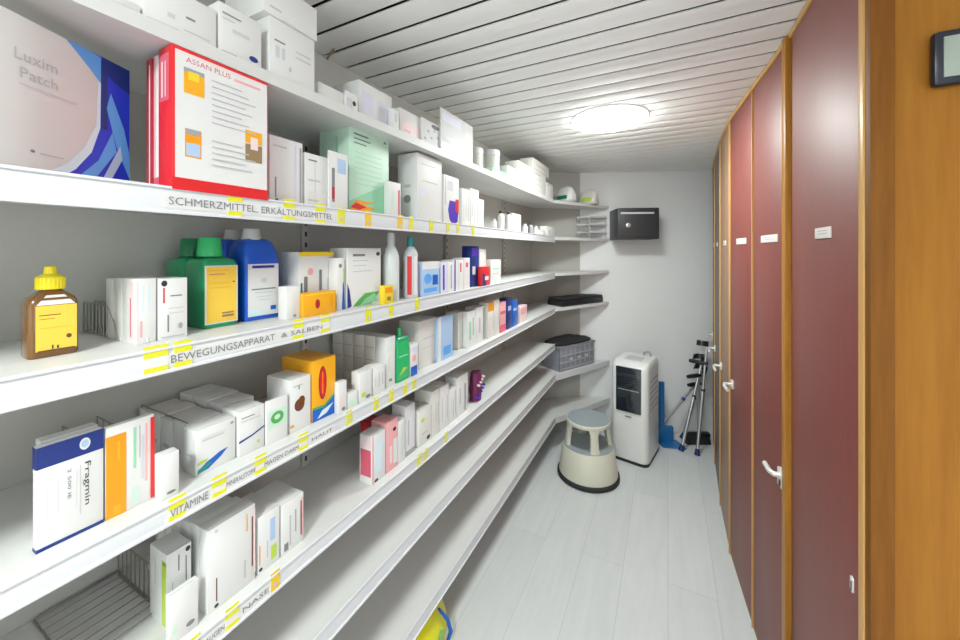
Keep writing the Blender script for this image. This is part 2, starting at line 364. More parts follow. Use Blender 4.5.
P(1, 328.5, 348, 150, .10, .028, 'white carton with a dark red vertical stripe, against the near side of the green carton', [('r', .15, .15, .30, .72, 'print'), ('r', .15, .2, .30, .4, 'deep red'), ('r', .45, .65, .9, .9, 'pale blue'), ('r', .1, 0, .9, .05, 'print light')])
P(1, 349, 389, 125, .12, .055, 'tall pale green carton with an orange flame mark at its foot', [('p', [(0, 0), (1, 0), (1, .45), (0, .15)], 'mint deep'), ('r', .1, .92, .45, .94, 'print'), ('r', .1, .87, .5, .885, 'print'), ('r', .1, .82, .4, .835, 'print'), ('r', .85, .93, .92, .96, 'leaf')] + [('r', .12, .72-.06*i, .8, .725-.06*i, 'mint deep') for i in range(7)] +
  [('p', [(0, .06), (.25, .02), (.62, .10), (.3, .12), (.62, .17), (.15, .17)], 'orange'), ('p', [(.02, .08), (.22, .06), (.4, .1), (.15, .14)], 'red')], [('r', .55, .25, .62, .9, 'mint deep')], 'mint')
P(1, 389.5, 401, 181, .06, .03, 'small white carton with red edge between the green carton and the tall white one', [('r', .75, .0, .9, .8, 'rose'), ('r', .2, .3, .4, .75, 'mint')])
P(1, 417, 442, 152, .085, .03, 'tall plain white carton with a round grey mark on its near side', [('r', .15, .85, .7, .865, 'print light'), ('r', .2, .6, .8, .615, 'print light'), ('r', .2, .3, .5, .4, 'cream'), ('r', .05, .38, .3, .5, 'lilac')], [('o', .5, .33, .18, .06, 'mid grey'), ('o', .5, .52, .2, .025, 'print light')])
P(1, 444, 459, 174, .05, .03, 'white carton with a purple and red drop shape, right of the tall plain white carton', [('p', [(.35, .5), (.75, .5), (.95, .3), (.9, .08), (.6, 0), (.35, .1), (.25, .3)], 'violet'), ('p', [(.75, .55), (.98, .55), (.98, .25), (.75, .3)], 'red'), ('r', .05, .4, .12, .95, 'print light'), ('r', .2, .7, .6, .9, 'pale grey')])
P(1, 462, 470, 188, .06, .03, 'slim white carton, first of the pair right of the purple drop carton', vlines(21, 'pale grey', 3))
P(1, 470.5, 479, 188, .06, .03, 'slim white carton, second of the pair right of the purple drop carton', vlines(22, 'print light', 3))
P(1, 479.3, 484, 199, .05, .03, 'low slim white carton ending the row after the purple drop carton', vlines(23, 'pale grey', 2))
# ---- top shelf
P(0, 30, 141, -45, .2, .01, 'large plain white carton at the near end of the top shelf', [('r', .7, .3, .9, .32, 'print light')], top=None)
P(0, 142, 217, -28, .2, .012, 'white carton with faint grey print on the top shelf above the red packs', [('r', .55, .45, .68, .5, 'print'), ('r', .52, .15, .9, .17, 'print light'), ('r', .05, .06, .45, .085, 'print'), ('r', .3, .3, .4, .4, 'pale grey')])
P(0, 218, 262, 0, .2, .012, 'white carton with a dark blue oval badge on the top shelf', [('o', .80, .16, .11, .06, 'navy'), ('r', .08, .80, .5, .83, 'print'), ('r', .08, .70, .35, .72, 'print light'), ('r', .06, .04, .4, .07, 'print'), ('r', .3, .5, .7, .58, 'pale grey')])
P(0, 269, 315, 14.5, .13, .012, 'wide white carton lying under another one on the top shelf', [('r', .1, .62, .32, .65, 'print'), ('r', .12, .35, .2, .55, 'pale grey'), ('r', .25, .35, .32, .55, 'pale grey'), ('r', .55, .6, .9, .62, 'print light'), ('r', .55, .5, .9, .52, 'print light'), ('r', .4, .2, .45, .28, 'print light')])
X = -AX-.008; Ya, Yb = y_on(264, X), y_on(317, X); z0 = z_at(14.5, -AX-.012, y_on(269, -AX-.012))+.0012
carton('medicine_box', 'white carton lying on the wide one, its top near the ceiling', 'box', X, Ya, Yb, z0, z0+.075, .14, W, [('r', .1, .2, .3, .25, 'print light'), ('r', .3, .0, .8, .03, 'pale grey')], (), GN[0])
P(0, 318, 345, 81, .09, .03, 'low white carton right of the two stacked white cartons, under the loose cable', [('r', .2, .3, .7, .35, 'pale grey')])
P(0, 345.5, 358, 90, .06, .02, 'small white carton with a black dot on the top shelf', [('o', .7, .5, .15, .13, 'dark'), ('r', .1, .2, .5, .7, 'pale grey')])
P(0, 358.5, 392, 79, .10, .035, 'taller white carton with grey lilac blocks beside the small dotted carton', [('r', .55, .15, .85, .7, 'lilac'), ('r', .1, .2, .4, .75, 'lilac'), ('r', .6, .25, .8, .6, 'pale grey')])
P(0, 393, 399, 108, .05, .012, 'tiny white pack standing before the pale pink carton on the top shelf', [('r', .3, .4, .7, .8, 'pale grey')])
P(0, 399.5, 421, 107, .08, .03, 'pale pinkish white carton left of the speckled grey carton', [('r', .1, .1, .9, .6, 'pale pink'), ('r', .2, .2, .5, .3, 'pink')])
P(0, 422, 440.5, 117, .08, .02, 'speckled grey carton with a black cap mark on the top shelf', [('r', .05, .1, .95, .95, 'pale grey'), ('o', .7, .85, .22, .09, 'dark')] + [('r', .1+.17*i, .2+.11*((i*3) % 5), .2+.17*i, .3+.11*((i*3) % 5), 'mid grey') for i in range(5)])
P(0, 441, 473, 107, .06, .012, 'tall silvery lilac carton with a white band, last tall one on the top shelf', [('r', .0, .42, .72, 1, 'pale grey'), ('r', .05, .72, .6, .92, 'lilac'), ('r', 0, 0, .7, .24, 'lilac')], (), 'white carton')
for i, (a, b, yt, lab) in enumerate(((474, 491.5, 165, 'flat pale green pack, near one under the grey tubs'), (492.5, 507, 167, 'flat pale green pack, far one under the grey tubs'))):
    P(0, a, b, yt, .09, .012, lab, [('r', .3, .05, .95, .3, 'print') if i == 0 else ('r', .1, .1, .5, .4, 'mint deep'), ('r', 0, .6, 1, 1, 'mint deep')], (), 'mint')
def tub(px, px2, yb, yt, lab, k=0, ins=.05):
    X = -AX-ins; Ya, Yb = y_on(px, X), y_on(px2, X); r = (Yb-Ya)/2; zb = z_at(yb, X, Ya); H = z_at(yt, X, Ya)-zb
    t = thing('tub', lab, 'tub', (X, (Ya+Yb)/2, zb), 0, GN[k])
    m = MB(); m.lathe([(r*.85, 0), (r*.95, H*.1), (r*.95, H*.75)], 'cream'); m.build('body', t)
    m = MB(); m.lathe([(r, H*.75), (r, H*.97), (r*.93, H)], 'white carton'); m.build('lid', t)
for a, b, yt, lab in ((476, 492, 149, 'round white lidded tub on the near green pack'), (494, 506, 151, 'round white lidded tub on the far green pack')):
    X = -AX-.05; Xf = -AX-.012
    zb = z_at(165 if a < 490 else 167, Xf, y_on(474 if a < 490 else 492.5, Xf)+.001)+.0012
    Pa, Pb = (474, 491.5) if a < 490 else (492.5, 507)
    Yc = (y_on(Pa, Xf)+y_on(Pb, Xf))/2; r = .040; X = Xf-.045; H = z_at(yt, X, Yc)-zb
    t = thing('tub', lab, 'tub', (X, Yc, zb), 0, GN[0])
    m = MB(); m.lathe([(r*.88, 0), (r*.95, H*.1), (r*.95, H*.72)], 'cream'); m.build('body', t)
    m = MB(); m.lathe([(r, H*.72), (r, H*.96), (r*.93, H)], 'white carton'); m.build('lid', t)
P(0, 507.5, 517, 165, .07, .015, 'small white pack between the green packs and the stack of white packs', lines(31, None, 3))
P(0, 518, 529, 160, .08, .015, 'cream pack, near one of the white stack by the far bend of the top shelf', lines(32, None, 3), (), 'cream')
P(0, 529.5, 546, 167, .08, .012, 'cream pack, far one of the white stack, a smaller pack lying on it', lines(33, None, 4), (), 'cream')
X = -AX-.014; Ya, Yb = y_on(533, X), y_on(549, X); Xq = -AX-.012
z0 = z_at(167, Xq, y_on(529.5, Xq)+.001)+.0015
carton('medicine_box', 'small cream pack lying across the top of the white stack', 'box', X, Ya, Yb, z0, z0+.075, .09, 'cream', [('r', 0, 0, 1, .2, 'pale grey'), ('r', .2, .5, .7, .6, 'print light')], (), GN[0])
# ---- helpers for free placement at pixel + camera depth
def at(px, zc, z=0): X, Y = cw((px-PX)/F*zc, zc); return Vector((X, Y, z))
def zof(y, zc): return CAMZ+(PY-y)/F*zc
def pouch(label, px, zc, z0, w, d, h, rz, col, acc, seed):
    m = MB(); rg = random.Random(seed); rings = []
    for q, (t, sx) in enumerate(((0, .8), (.12, 1), (.4, 1.02), (.7, .95), (.9, .75), (1, .55))):
        ring = []
        for a in range(16):
            an = 2*PI*a/16; e = 1+.06*rg.uniform(-1, 1)
            ring.append((w/2*sx*e*math.copysign(abs(math.cos(an))**.55, math.cos(an)), d/2*(sx*(1-.55*t))*e*math.copysign(abs(math.sin(an))**.55, math.sin(an)), h*t*(1+.03*rg.uniform(-1, 1))))
        rings.append(ring)
    m.loft(rings, col)
    if acc: m.box((-w*.28, -d*.5-.002, h*.18), (w*.3, -d*.3, h*.42), acc, .003)
    p = at(px, zc, z0)
    tag(m.build('bandage_pack', None, p, rz), label, 'pack', GN[0])
zt0 = SH[0][0]+.001
P(0, 546.5, 553, 182, .09, .012, 'white upright pack at the very end of the straight top shelf', lines(34, None, 3))
pouch('pale plastic pack with a dark green foot, near one on the top corner shelf', 566, 2.86, zt0, .15, .11, .115, TH-.9, 'white carton', 'dark green', 3)
pouch('pale green tinted plastic pack, far one on the top corner shelf', 589, 2.985, zt0, .15, .11, .115, TH-.7, 'cream', 'lime', 5)
# ---- small bottles on second shelf by the bend
def sbottle(px, yt, r, k, ins, label, body, cap, capf=.2):
    X = -AX-ins; Yc = y_on(px, X); z0 = SH[k][0]; H = z_at(yt, X, Yc)-z0
    t = thing('bottle', label, 'bottle', (X, Yc, z0), 0, GN[k])
    m = MB(); hb = H*(1-capf); m.lathe([(r*.92, 0), (r, .003), (r, hb*.82), (r*.9, hb*.9), (r*.5, hb*.97), (r*.5, hb)], body, n=20); m.build('body', t)
    m = MB(); m.lathe([(r*.6, hb), (r*.6, H*.97), (r*.5, H)], cap, n=16); m.build('cap', t)
    return t, X, Yc, z0, H, r
sbottle(494, 219, .014, 1, .03, 'little white bottle, nearest of the group past the price tags on the second shelf', 'white carton', 'pale grey', .15)
sbottle(501, 211, .018, 1, .035, 'small white bottle with black cap, near one of the two', 'white carton', 'dark', .12)
sbottle(508.5, 212, .017, 1, .035, 'small white bottle with black cap, far one of the two', 'white carton', 'dark', .12)
P(1, 512.5, 521, 213, .06, .025, 'white upright carton right of the two black capped bottles', lines(41, None, 4))
sbottle(525, 224, .016, 1, .025, 'low white bottle right of the upright carton on the second shelf', 'white carton', 'white carton', .15)
sbottle(531, 222, .014, 1, .05, 'grey small bottle standing back between low white ones', 'mid grey', 'dark', .2)
sbottle(536, 226, .015, 1, .025, 'low white bottle next to the grey small bottle', 'white carton', 'pale grey', .15)
P(1, 540, 546, 230, .05, .02, 'tiny white pack on the second shelf, before the last low carton', lines(42, None, 2))
P(1, 546.5, 554.5, 226, .05, .02, 'low white carton at the very end of the second shelf', [('o', .4, .4, .2, .25, 'pale grey')])
# ---- third shelf
def flatbottle(label, k, x0, x1, ytb, D, ins, body, label_mat, capc, shoulders, capr, caph, border=None, capdx=0, group=None, lab_print=(), neckz=None, ly=(.06, .94), lx=(.06, .94), ref=None):
    X = -AX-ins; Xr = -AX-(ref if ref else ins); Ya, Yb = y_on(x0, Xr)+.001, y_on(x1, Xr)-.001; z0 = SH[k][0]+.0005; w = Yb-Ya; hb = z_at(ytb, Xr, Ya)-z0
    t = thing('bottle', label, 'bottle', (X-D/2, (Ya+Yb)/2, z0), 0, GN[k])
    m = MB(); secs = [(0, D/2*.96, w/2*.97, 0, 0), (.004, D/2, w/2, 0, 0), (hb, D/2, w/2, 0, 0)] + [(hb+dz, D/2*f, w/2*f2, 0, 0) for dz, f, f2 in shoulders]
    m.rrect(secs, body, .28); m.build('body', t)
    zt = hb+shoulders[-1][0]
    if label_mat:
        m = MB(); a, b = -w/2+w*lx[0], -w/2+w*lx[1]; e, f = hb*ly[0], hb*ly[1]
        m.box((D/2-.0005, a, e), (D/2+.0006, b, f), border or label_mat)
        pad = .003 if border else 0
        deco(m, [('r', 0, 0, 1, 1, label_mat)] + list(lab_print), (D/2+.0007, a+pad, e+pad), (0, 1, 0), (0, 0, 1), b-a-2*pad, f-e-2*pad, .0002)
        m.build('label', t)
    m = MB(); m.lathe([(capr, zt-.002), (capr, zt+caph*.15), (capr*.86, zt+caph*.95), (capr*.8, zt+caph)], capc, (0, capdx)); m.build('cap', t)
    return t, zt
pr = [('r', .08, .78, .6, .80, 'choco'), ('r', .08, .70, .45, .71, 'brown'), ('r', .08, .5, .8, .51, 'amber'), ('o', .8, .28, .07, .05, 'choco'), ('r', .38, .03, .42, .12, 'dark'), ('r', .5, .03, .55, .10, 'dark'), ('r', .05, 0, .95, .02, 'choco')]
X = -AX-.10; Yc = (y_on(28, X)+y_on(80, X))/2; wbt = y_on(80, X)-y_on(28, X); z0 = SH[2][0]+.0005; hb = z_at(304, X, y_on(28, X))-z0
t = thing('antiseptic_bottle', 'brown bottle with yellow dropper cap and yellow label on the third shelf', 'bottle', (X-.02, Yc, z0), 0, GN[2])
m = MB(); m.rrect([(0, .018, wbt/2*.96, 0, 0), (.003, .02, wbt/2, 0, 0), (hb*.97, .02, wbt/2, 0, 0), (hb+.006, .018, wbt*.44, 0, 0), (hb+.013, .014, wbt*.30, 0, 0), (hb+.018, .011, wbt*.19, 0, 0), (hb+.022, .010, .010, 0, 0)], 'amber bottle', .4); m.build('body', t)
m = MB(); deco(m, [('r', 0, 0, 1, 1, 'label yellow')]+pr, (.0204, -wbt*.37, hb*.12), (0, 1, 0), (0, 0, 1), wbt*.80, hb*.82, .0004)
m.face([(.0208, -wbt*.36, hb*.95), (.0208, wbt*.40, hb*.95), (.0165, wbt*.2, hb+.0105), (.0165, -wbt*.15, hb+.0105)], 'white carton'); m.build('label', t)
zt = hb+.022; hc = z_at(266, X, Yc)-z0-zt
m = MB(); m.lathe([(.0155, zt-.003), (.0155, zt+hc*.46), (.0115, zt+hc*.56), (.0075, zt+hc*.62), (.0065, zt+hc*.95), (.004, zt+hc)], 'cap yellow')
for a in range(24): m.box((.0152*math.cos(a*PI/12)-.0008, .0152*math.sin(a*PI/12)-.0008, zt-.002), (.0152*math.cos(a*PI/12)+.0008, .0152*math.sin(a*PI/12)+.0008, zt+hc*.44), 'cap yellow')
m.build('cap', t)
ins = .078
P(2, 135, 157, 279, .05, ins, 'white carton with pink vertical print, near front one of the block beside the brown bottle', [('r', .04, .05, .12, .95, 'pale pink'), ('r', .3, .5, .38, .9, 'ice'), ('r', .55, .5, .62, .9, 'ice'), ('r', .2, .1, .3, .35, 'pink')], [('r', .5, .05, .8, .95, 'pale pink'), ('r', .58, .1, .66, .7, 'rose')])
P(2, 157.5, 188, 279, .05, ins, 'white carton with grey lines and black dots between pink printed carton and green bottle', [('o', .2, .92, .1, .05, 'dark'), ('r', .15, .6, .22, .85, 'rose'), ('r', .4, .7, .8, .72, 'print'), ('r', .35, .5, .85, .51, 'print light'), ('r', .35, .42, .85, .43, 'print light'), ('r', .3, .12, .35, .4, 'print'), ('o', .75, .2, .08, .05, 'mid grey'), ('r', .1, .03, .9, .05, 'print light')])
X = -AX-ins; Ya = y_on(135, X)
for i, (dx, dz, lab) in enumerate(((.053, -.001, 'cream carton standing directly behind the pink printed carton'), (.087, -.003, 'cream carton rearmost behind the pink printed carton'))):
    carton('medicine_box', lab, 'box', X-dx, Ya+.001, Ya+.052, SH[2][0], z_at(279, X, Ya)+dz, .031, 'cream', (), [('r', .3, .1, .36, .9, 'pale grey')], GN[2])
orange_print = [('r', .08, .93, .7, .94, 'orange'), ('r', .08, .86, .6, .875, 'rose'), ('r', .08, .7, .8, .71, 'amber'), ('r', .08, .62, .8, .63, 'amber'), ('o', .9, .72, .04, .012, 'dark'), ('r', .5, .08, .9, .12, 'kraft'), ('r', .5, .14, .9, .17, 'kraft')]
flatbottle('green bottle with green cap and orange label, front one of the green pair', 2, 203.5, 239, 264, .078, .11, 'green bottle', 'label yellow', 'bright green', [(.008, .85, .9), (.013, .5, .55), (.017, .34, .42)], .0235, .038, 'cream', -.004, None, orange_print, None, (.06, .97), (.02, .97))
flatbottle('green bottle with green cap standing behind the one with the orange label', 2, 203.5, 239, 264, .078, .191, 'green bottle', None, 'dark green', [(.008, .85, .9), (.013, .5, .55), (.017, .34, .42)], .0235, .038, ref=.11)
blue_print = [('r', .0, .9, 1, 1, 'lilac'), ('r', .12, .92, .85, .97, 'navy'), ('o', .5, .68, .1, .05, 'pale grey'), ('r', .1, .5, .9, .525, 'print'), ('r', .2, .44, .8, .455, 'print light'), ('r', .25, .36, .75, .37, 'print light'), ('r', .3, .3, .7, .31, 'print light'), ('p', [(0, .02), (.6, .02), (.3, .12), (0, .14)], 'ice'), ('r', .72, .09, .9, .17, 'blue')]
flatbottle('blue bottle with white label and pale cap, front one beside the green bottle', 2, 244.5, 281, 262, .082, .117, 'blue bottle', W, 'milky cap', [(.030, .80, .90), (.046, .60, .76), (.052, .48, .6), (.054, .4, .5)], .021, .024, None, -.005, None, blue_print, None, (.07, .96), (.08, .93))
flatbottle('blue bottle standing behind the front one with the white label', 2, 244.5, 281, 262, .078, .201, 'blue bottle', None, 'milky cap', [(.030, .80, .90), (.046, .60, .76), (.052, .48, .6), (.054, .4, .5)], .02, .024, ref=.117)
P(2, 286, 300.5, 287, .03, .055, 'small plain white pack at the foot of the yellow topped carton', [('o', .6, .1, .12, .05, 'mid grey')])
P(2, 299, 334, 252, .09, .095, 'white carton with a yellow top and pink print right of the blue bottle', [('r', 0, .93, 1, 1, 'yellow'), ('r', .12, .35, .22, .6, 'print'), ('o', .3, .68, .08, .06, 'pink'), ('r', .55, .12, .63, .7, 'print'), ('r', .8, .3, .88, .55, 'print light'), ('r', .03, .3, .08, .5, 'teal')], [('r', .2, .1, .3, .8, 'pale grey')], W, top='yellow')
P(2, 303, 336, 294, .032, .045, 'small amber yellow carton lying in front of the yellow topped one', [('o', .42, .5, .07, .2, 'deep red'), ('r', .82, .3, .9, .8, 'orange'), ('r', .05, .9, .95, .95, 'yellow')], [('r', .3, .2, .6, .8, 'orange')], 'amber')
P(2, 337, 345, 258, .06, .06, 'slim white carton with blue and green edge before the leaf carton', [('p', [(.6, .0), (1, .0), (.9, .5), (.75, .55)], 'blue'), ('r', .8, .5, .95, .8, 'lime'), ('o', .4, .85, .2, .04, 'print')])
P(2, 347, 381, 248, .07, .06, 'wide white carton with a green leaf at its foot on the third shelf', [('p', [(.0, .0), (.12, .03), (.06, .3), (0, .42)], 'navy'), ('p', [(.15, .02), (.7, .02), (.95, .22), (.5, .22), (.3, .12)], 'leaf'), ('p', [(.35, .02), (.9, .05), (.8, .2), (.5, .12)], 'mint deep'), ('r', .15, .86, .5, .9, 'print'), ('r', .15, .78, .6, .79, 'print light'), ('r', .15, .7, .55, .71, 'print light'), ('r', .15, .6, .7, .61, 'print light'), ('o', .9, .9, .06, .035, 'dark')])
def cbottle(label, px, r, k, ins, prof, body, capc, extra=None):
    X = -AX-ins; Yc = y_on(px, X); z0 = SH[k][0]
    t = thing('bottle', label, 'bottle', (X, Yc, z0), 0, GN[k]); zs = [z_at(y, X, Yc)-z0 for y in prof]
    m = MB(); m.lathe([(r*.95, 0), (r, .004), (r, zs[0]), (r*.8, zs[0]+(zs[1]-zs[0])*.4), (r*.42, zs[1])], body); m.build('body', t)
    m = MB(); m.lathe([(r*.5, zs[1]-.002), (r*.5, zs[2]*.5+zs[1]*.5), (r*.42, zs[2])], capc); m.build('cap', t)
    if extra: extra(t, r, zs)
    return t
def red_lab(t, r, zs):
    for nm, a0, a1, cc in (('label_stripe', -1.35, -.75, 'red'), ('label_stripe', -.45, .2, 'white carton'), ('label_stripe', .2, .55, 'rose')):
        m = MB(); h0, h1 = zs[0]*.08, zs[0]*.95
        pts = [(1.015*r*math.cos(a0+(a1-a0)*q/6), 1.015*r*math.sin(a0+(a1-a0)*q/6)) for q in range(7)]
        for q in range(6): m.face([(*pts[q], h0), (*pts[q+1], h0), (*pts[q+1], h1), (*pts[q], h1)], cc)
        m.build(nm, t)
cbottle('clear rounded bottle with a pale cap beside the leaf carton', 391, .0265, 2, .07, (256, 244, 233), 'clear plastic', 'milky cap')
P(2, 384, 393.5, 286, .02, .018, 'tiny yellow pack in front of the clear bottle', [('r', .1, .6, .9, .9, 'orange'), ('r', .3, .2, .7, .4, 'kraft')], (), 'yellow')
cbottle('white bottle with red stripes and a teal cap on the third shelf', 410.5, .026, 2, .06, (254, 246, 237), 'pale grey', 'teal', red_lab)
P(2, 422, 440.5, 262, .05, .035, 'pale blue carton with a white top beside the teal capped bottle', [('r', 0, .78, 1, 1, 'white carton'), ('o', .3, .5, .2, .15, 'sky'), ('r', .55, .3, .85, .6, 'blue'), ('r', .1, .1, .8, .22, 'sky')], (), 'pale blue')
for i, (a, b, yt, fr, lab) in enumerate(((441, 447, 262, [('r', .3, .1, .6, .9, 'violet')], 'slim lilac carton, first of the thin row right of the pale blue carton'), (447.3, 453, 262, [('r', .6, .1, .8, .9, 'mid grey')], 'slim white carton, second of the thin row right of the pale blue carton'),
        (453.3, 458, 260, [('r', .2, .0, .5, 1, 'violet')], 'slim carton with violet stripe, third of the thin row right of the pale blue carton'), (458.3, 463.5, 260, [('r', .3, .6, .6, .9, 'rose')], 'slim white carton with red dash, fourth right of the pale blue carton'), (463.8, 470, 258, [('r', .3, .7, .7, .85, 'rose'), ('r', .1, 0, .3, 1, 'pale pink')], 'slim pinkish carton, last of the thin row right of the pale blue carton'))):
    P(2, a, b, yt, .06, .03, lab, fr, (), 'lilac' if i in (0,) else W)
P(2, 471.5, 479, 246, .05, .045, 'dark navy carton, tallest of the row near the far end of the third shelf', [('r', .1, .75, .9, .95, 'violet'), ('r', .1, .3, .5, .5, 'pale grey')], (), 'navy')
P(2, 479.3, 486, 249, .05, .045, 'white carton with navy foot right beside the tall navy one', [('r', 0, 0, 1, .42, 'navy'), ('r', .7, .45, 1, 1, 'cream')])
P(2, 482.5, 490, 267, .025, .015, 'small red carton with navy corner before the navy footed one', [('p', [(0, 0), (.5, 0), (.3, .6), (0, .7)], 'navy'), ('r', .3, .3, .8, .5, 'pale pink')], (), 'red')
P(2, 490.5, 501, 260, .05, .03, 'white carton with faint green print, last on the third shelf', [('r', .2, .6, .8, .65, 'mint deep'), ('r', .2, .4, .7, .43, 'print light'), ('r', 0, 0, 1, .2, 'ice')])
P(2, 466, 469.5, 296, .012, .009, 'tiny orange pack on the rail of the third shelf', [('r', .2, .3, .8, .5, 'kraft')], (), 'orange') if False else None
# ---- fourth shelf
ins = .045
P(3, 35, 104.5, 449, .014, ins, 'flat white carton with a navy top band and vertical black name', [('r', 0, .79, 1, 1, 'navy'), ('r', 0, 0, 1, .035, 'navy'), ('o', .70, .9, .085, .06, 'white carton'), ('o', .70, .9, .06, .04, 'pale blue'),
   ('t', 'Fragmin', .74, .49, .13, 'dark', 1, .44), ('t', '2 500 IE', .46, .55, .075, 'print', 1, .30), ('r', .62, .2, .63, .7, 'print light'), ('r', .57, .3, .575, .66, 'print light'), ('r', .3, .3, .305, .68, 'print light'), ('r', .15, .3, .155, .68, 'print light')], [('r', 0, .79, 1, 1, 'navy'), ('r', 0, 0, 1, .035, 'navy')])
P(3, 105, 155, 429, .012, ins, 'flat white carton with a broad orange band and a red edge', [('r', 0, 0, .40, .90, 'orange'), ('r', .14, .02, .28, .12, 'amber'), ('r', .22, .62, .27, .82, 'amber'), ('r', .55, .45, .60, .92, 'mint deep'), ('r', .66, .55, .69, .92, 'print light'), ('r', .53, .06, .66, .22, 'mint'), ('r', .80, .25, .84, .92, 'pink'), ('r', .72, .3, .75, .8, 'pale grey'), ('r', .91, .02, 1, .97, 'red')])
X = -AX-.075; 
carton('medicine_box', 'white carton standing behind the navy banded one', 'box', -AX-.062, y_on(40, -AX-.062), y_on(98, -AX-.062), SH[3][0], z_at(449, -AX-ins, y_on(35, -AX-ins))+.002, .02, W, (), (), GN[3])
P(3, 160, 180, 457, .03, .022, 'narrow white card pack leaning at the label strip, right of the red edged carton', [('o', .55, .12, .25, .03, 'print')])
swoosh = [('p', [(.05, .03), (.30, .06), (.62, .22), (.80, .36), (.60, .34), (.25, .22), (.05, .1)], 'blue'), ('p', [(.03, .03), (.2, .05), (.4, .16), (.3, .2), (.05, .12)], 'teal'), ('p', [(.02, .22), (.25, .24), (.3, .3), (.1, .3)], 'lime'), ('r', .15, .72, .7, .745, 'print light'), ('r', .15, .78, .75, .79, 'print light'), ('o', .9, .9, .05, .03, 'mid grey')]
P(3, 195, 236, 432, .045, .048, 'white carton with a blue green brush stroke at its foot', swoosh, [('r', .2, .4, .7, .43, 'print light')])
Xs = -AX-.048; Ys = y_on(195, Xs); zs = z_at(432, Xs, Ys)
for i in range(4):
    carton('medicine_box', ['white carton, first behind the brush stroke carton', 'white carton, second behind the brush stroke carton', 'white carton, third behind the brush stroke carton', 'white carton against the wall behind the brush stroke carton'][i], 'box', Xs-.048-.047*i, Ys+.005, Ys+.070, SH[3][0], zs-.003*(i % 2), .044, 'cream' if i > 1 else W, (), [('r', .2, .3, .7, .4, 'print light')], GN[3])
P(3, 238.5, 265, 413, .06, .042, 'white carton with a navy line across its middle', [('p', [(0, .30), (.5, .36), (1, .46), (1, .50), (.5, .40), (0, .35)], 'navy'), ('r', .1, .75, .8, .77, 'print light'), ('r', .1, .83, .6, .85, 'print'), ('r', .7, .15, .8, .22, 'lime')])
Xs = -AX-.042; Ys = y_on(238.5, Xs); zs = z_at(413, Xs, Ys)
for i in range(3):
    carton('medicine_box', ['white carton, first behind the navy line carton', 'white carton, second behind the navy line carton', 'white carton against the wall behind the navy line carton'][i], 'box', Xs-.063-.06*i, Ys+.004, Ys+.07, SH[3][0], zs+.002*(i % 2), .055, W, (), (), GN[3])
P(3, 266, 288, 402, .06, .035, 'white carton with a round green leaf badge', [('r', .1, .35, .95, .75, 'mint'), ('o', .5, .56, .3, .14, 'leaf'), ('o', .5, .57, .14, .06, 'mint')])
P(3, 289.5, 311, 381, .085, .038, 'tall white carton with a brown nut picture', [('o', .45, .48, .24, .12, 'choco'), ('o', .55, .55, .16, .09, 'brown'), ('r', .15, .85, .6, .87, 'print light'), ('o', .1, .12, .1, .03, 'orange'), ('r', .4, .78, .45, .86, 'print')])
P(3, 312, 336, 362, .115, .038, 'tall orange carton with blue foot and red oval', [('p', [(0, 0), (1, 0), (1, .34), (.5, .18), (0, .2)], 'blue'), ('p', [(.2, .03), (.6, .07), (.9, .2), (.4, .14)], 'ice'), ('p', [(0, .2), (.5, .18), (1, .34), (1, .38), (.5, .22), (0, .24)], 'leaf'), ('o', .42, .60, .17, .28, 'deep red'), ('o', .42, .60, .11, .23, 'red'), ('r', .40, .42, .44, .78, 'orange')], [('r', .1, .1, .9, .9, 'amber')], 'amber')
P(3, 338, 347, 383, .03, .022, 'small pale pack right beside the orange carton', [('r', .2, .1, .5, .6, 'pale pink'), ('o', .6, .1, .2, .06, 'print')])
P(3, 348, 358, 394, .03, .022, 'low pale pack with green tint between two taller small packs', [('r', .1, .2, .9, .5, 'mint')])
P(3, 359, 372, 373, .03, .022, 'small white upright pack before the long row of cartons', [('r', .2, .15, .5, .3, 'lime'), ('o', .7, .12, .2, .06, 'print')])
P(3, 373, 385, 368, .04, .025, 'small white pack with pale grey print left of the green bottle row', vlines(52, 'pale grey', 3))
P(3, 386, 395.5, 338, .045, .035, 'white carton, front of the long row beside the green bottle', [('r', .2, .3, .5, .6, 'cream'), ('r', .3, .1, .6, .15, 'print'), ('r', .1, .75, .9, .78, 'mint')])
Xs = -AX-.035; Ys = y_on(386, Xs); zs = z_at(338, Xs, Ys)
for i in range(4):
    carton('medicine_box', ['cream carton, second in the deep row beside the green bottle', 'cream carton, third in the deep row beside the green bottle', 'cream carton, fourth in the deep row beside the green bottle', 'cream carton at the wall end of the deep row beside the green bottle'][i], 'box', Xs-.047-.047*i, Ys+.001, Ys+.045, SH[3][0], zs-.001*i, .045, 'cream', (), [('r', .1, .2, .9, .22, 'print light'), ('r', .1, .5, .9, .52, 'print light'), ('r', .1, .75, .9, .77, 'print light')], GN[3])
flatbottle('slim green bottle with a pointed cap on the fourth shelf', 3, 397, 409.5, 341, .035, .03, 'green bottle', 'bright green', 'bright green', [(.006, .8, .8), (.010, .4, .4)], .007, .026, None, 0, None, [('p', [(.1, .1), (.9, .25), (.5, .3)], 'lime'), ('r', .1, .6, .9, .62, 'mint')])
P(3, 410.5, 418, 345, .05, .03, 'white carton with red and blue marks right of the slim green bottle', [('o', .5, .55, .25, .12, 'pink'), ('r', 0, 0, .9, .3, 'blue'), ('r', .1, .75, .9, .9, 'lilac')])
P(3, 419, 437.5, 322, .09, .05, 'cream carton left of the pale blue fronted one on the fourth shelf', [('r', .2, .6, .8, .62, 'print light'), ('r', .2, .4, .7, .41, 'print light')], (), 'cream')
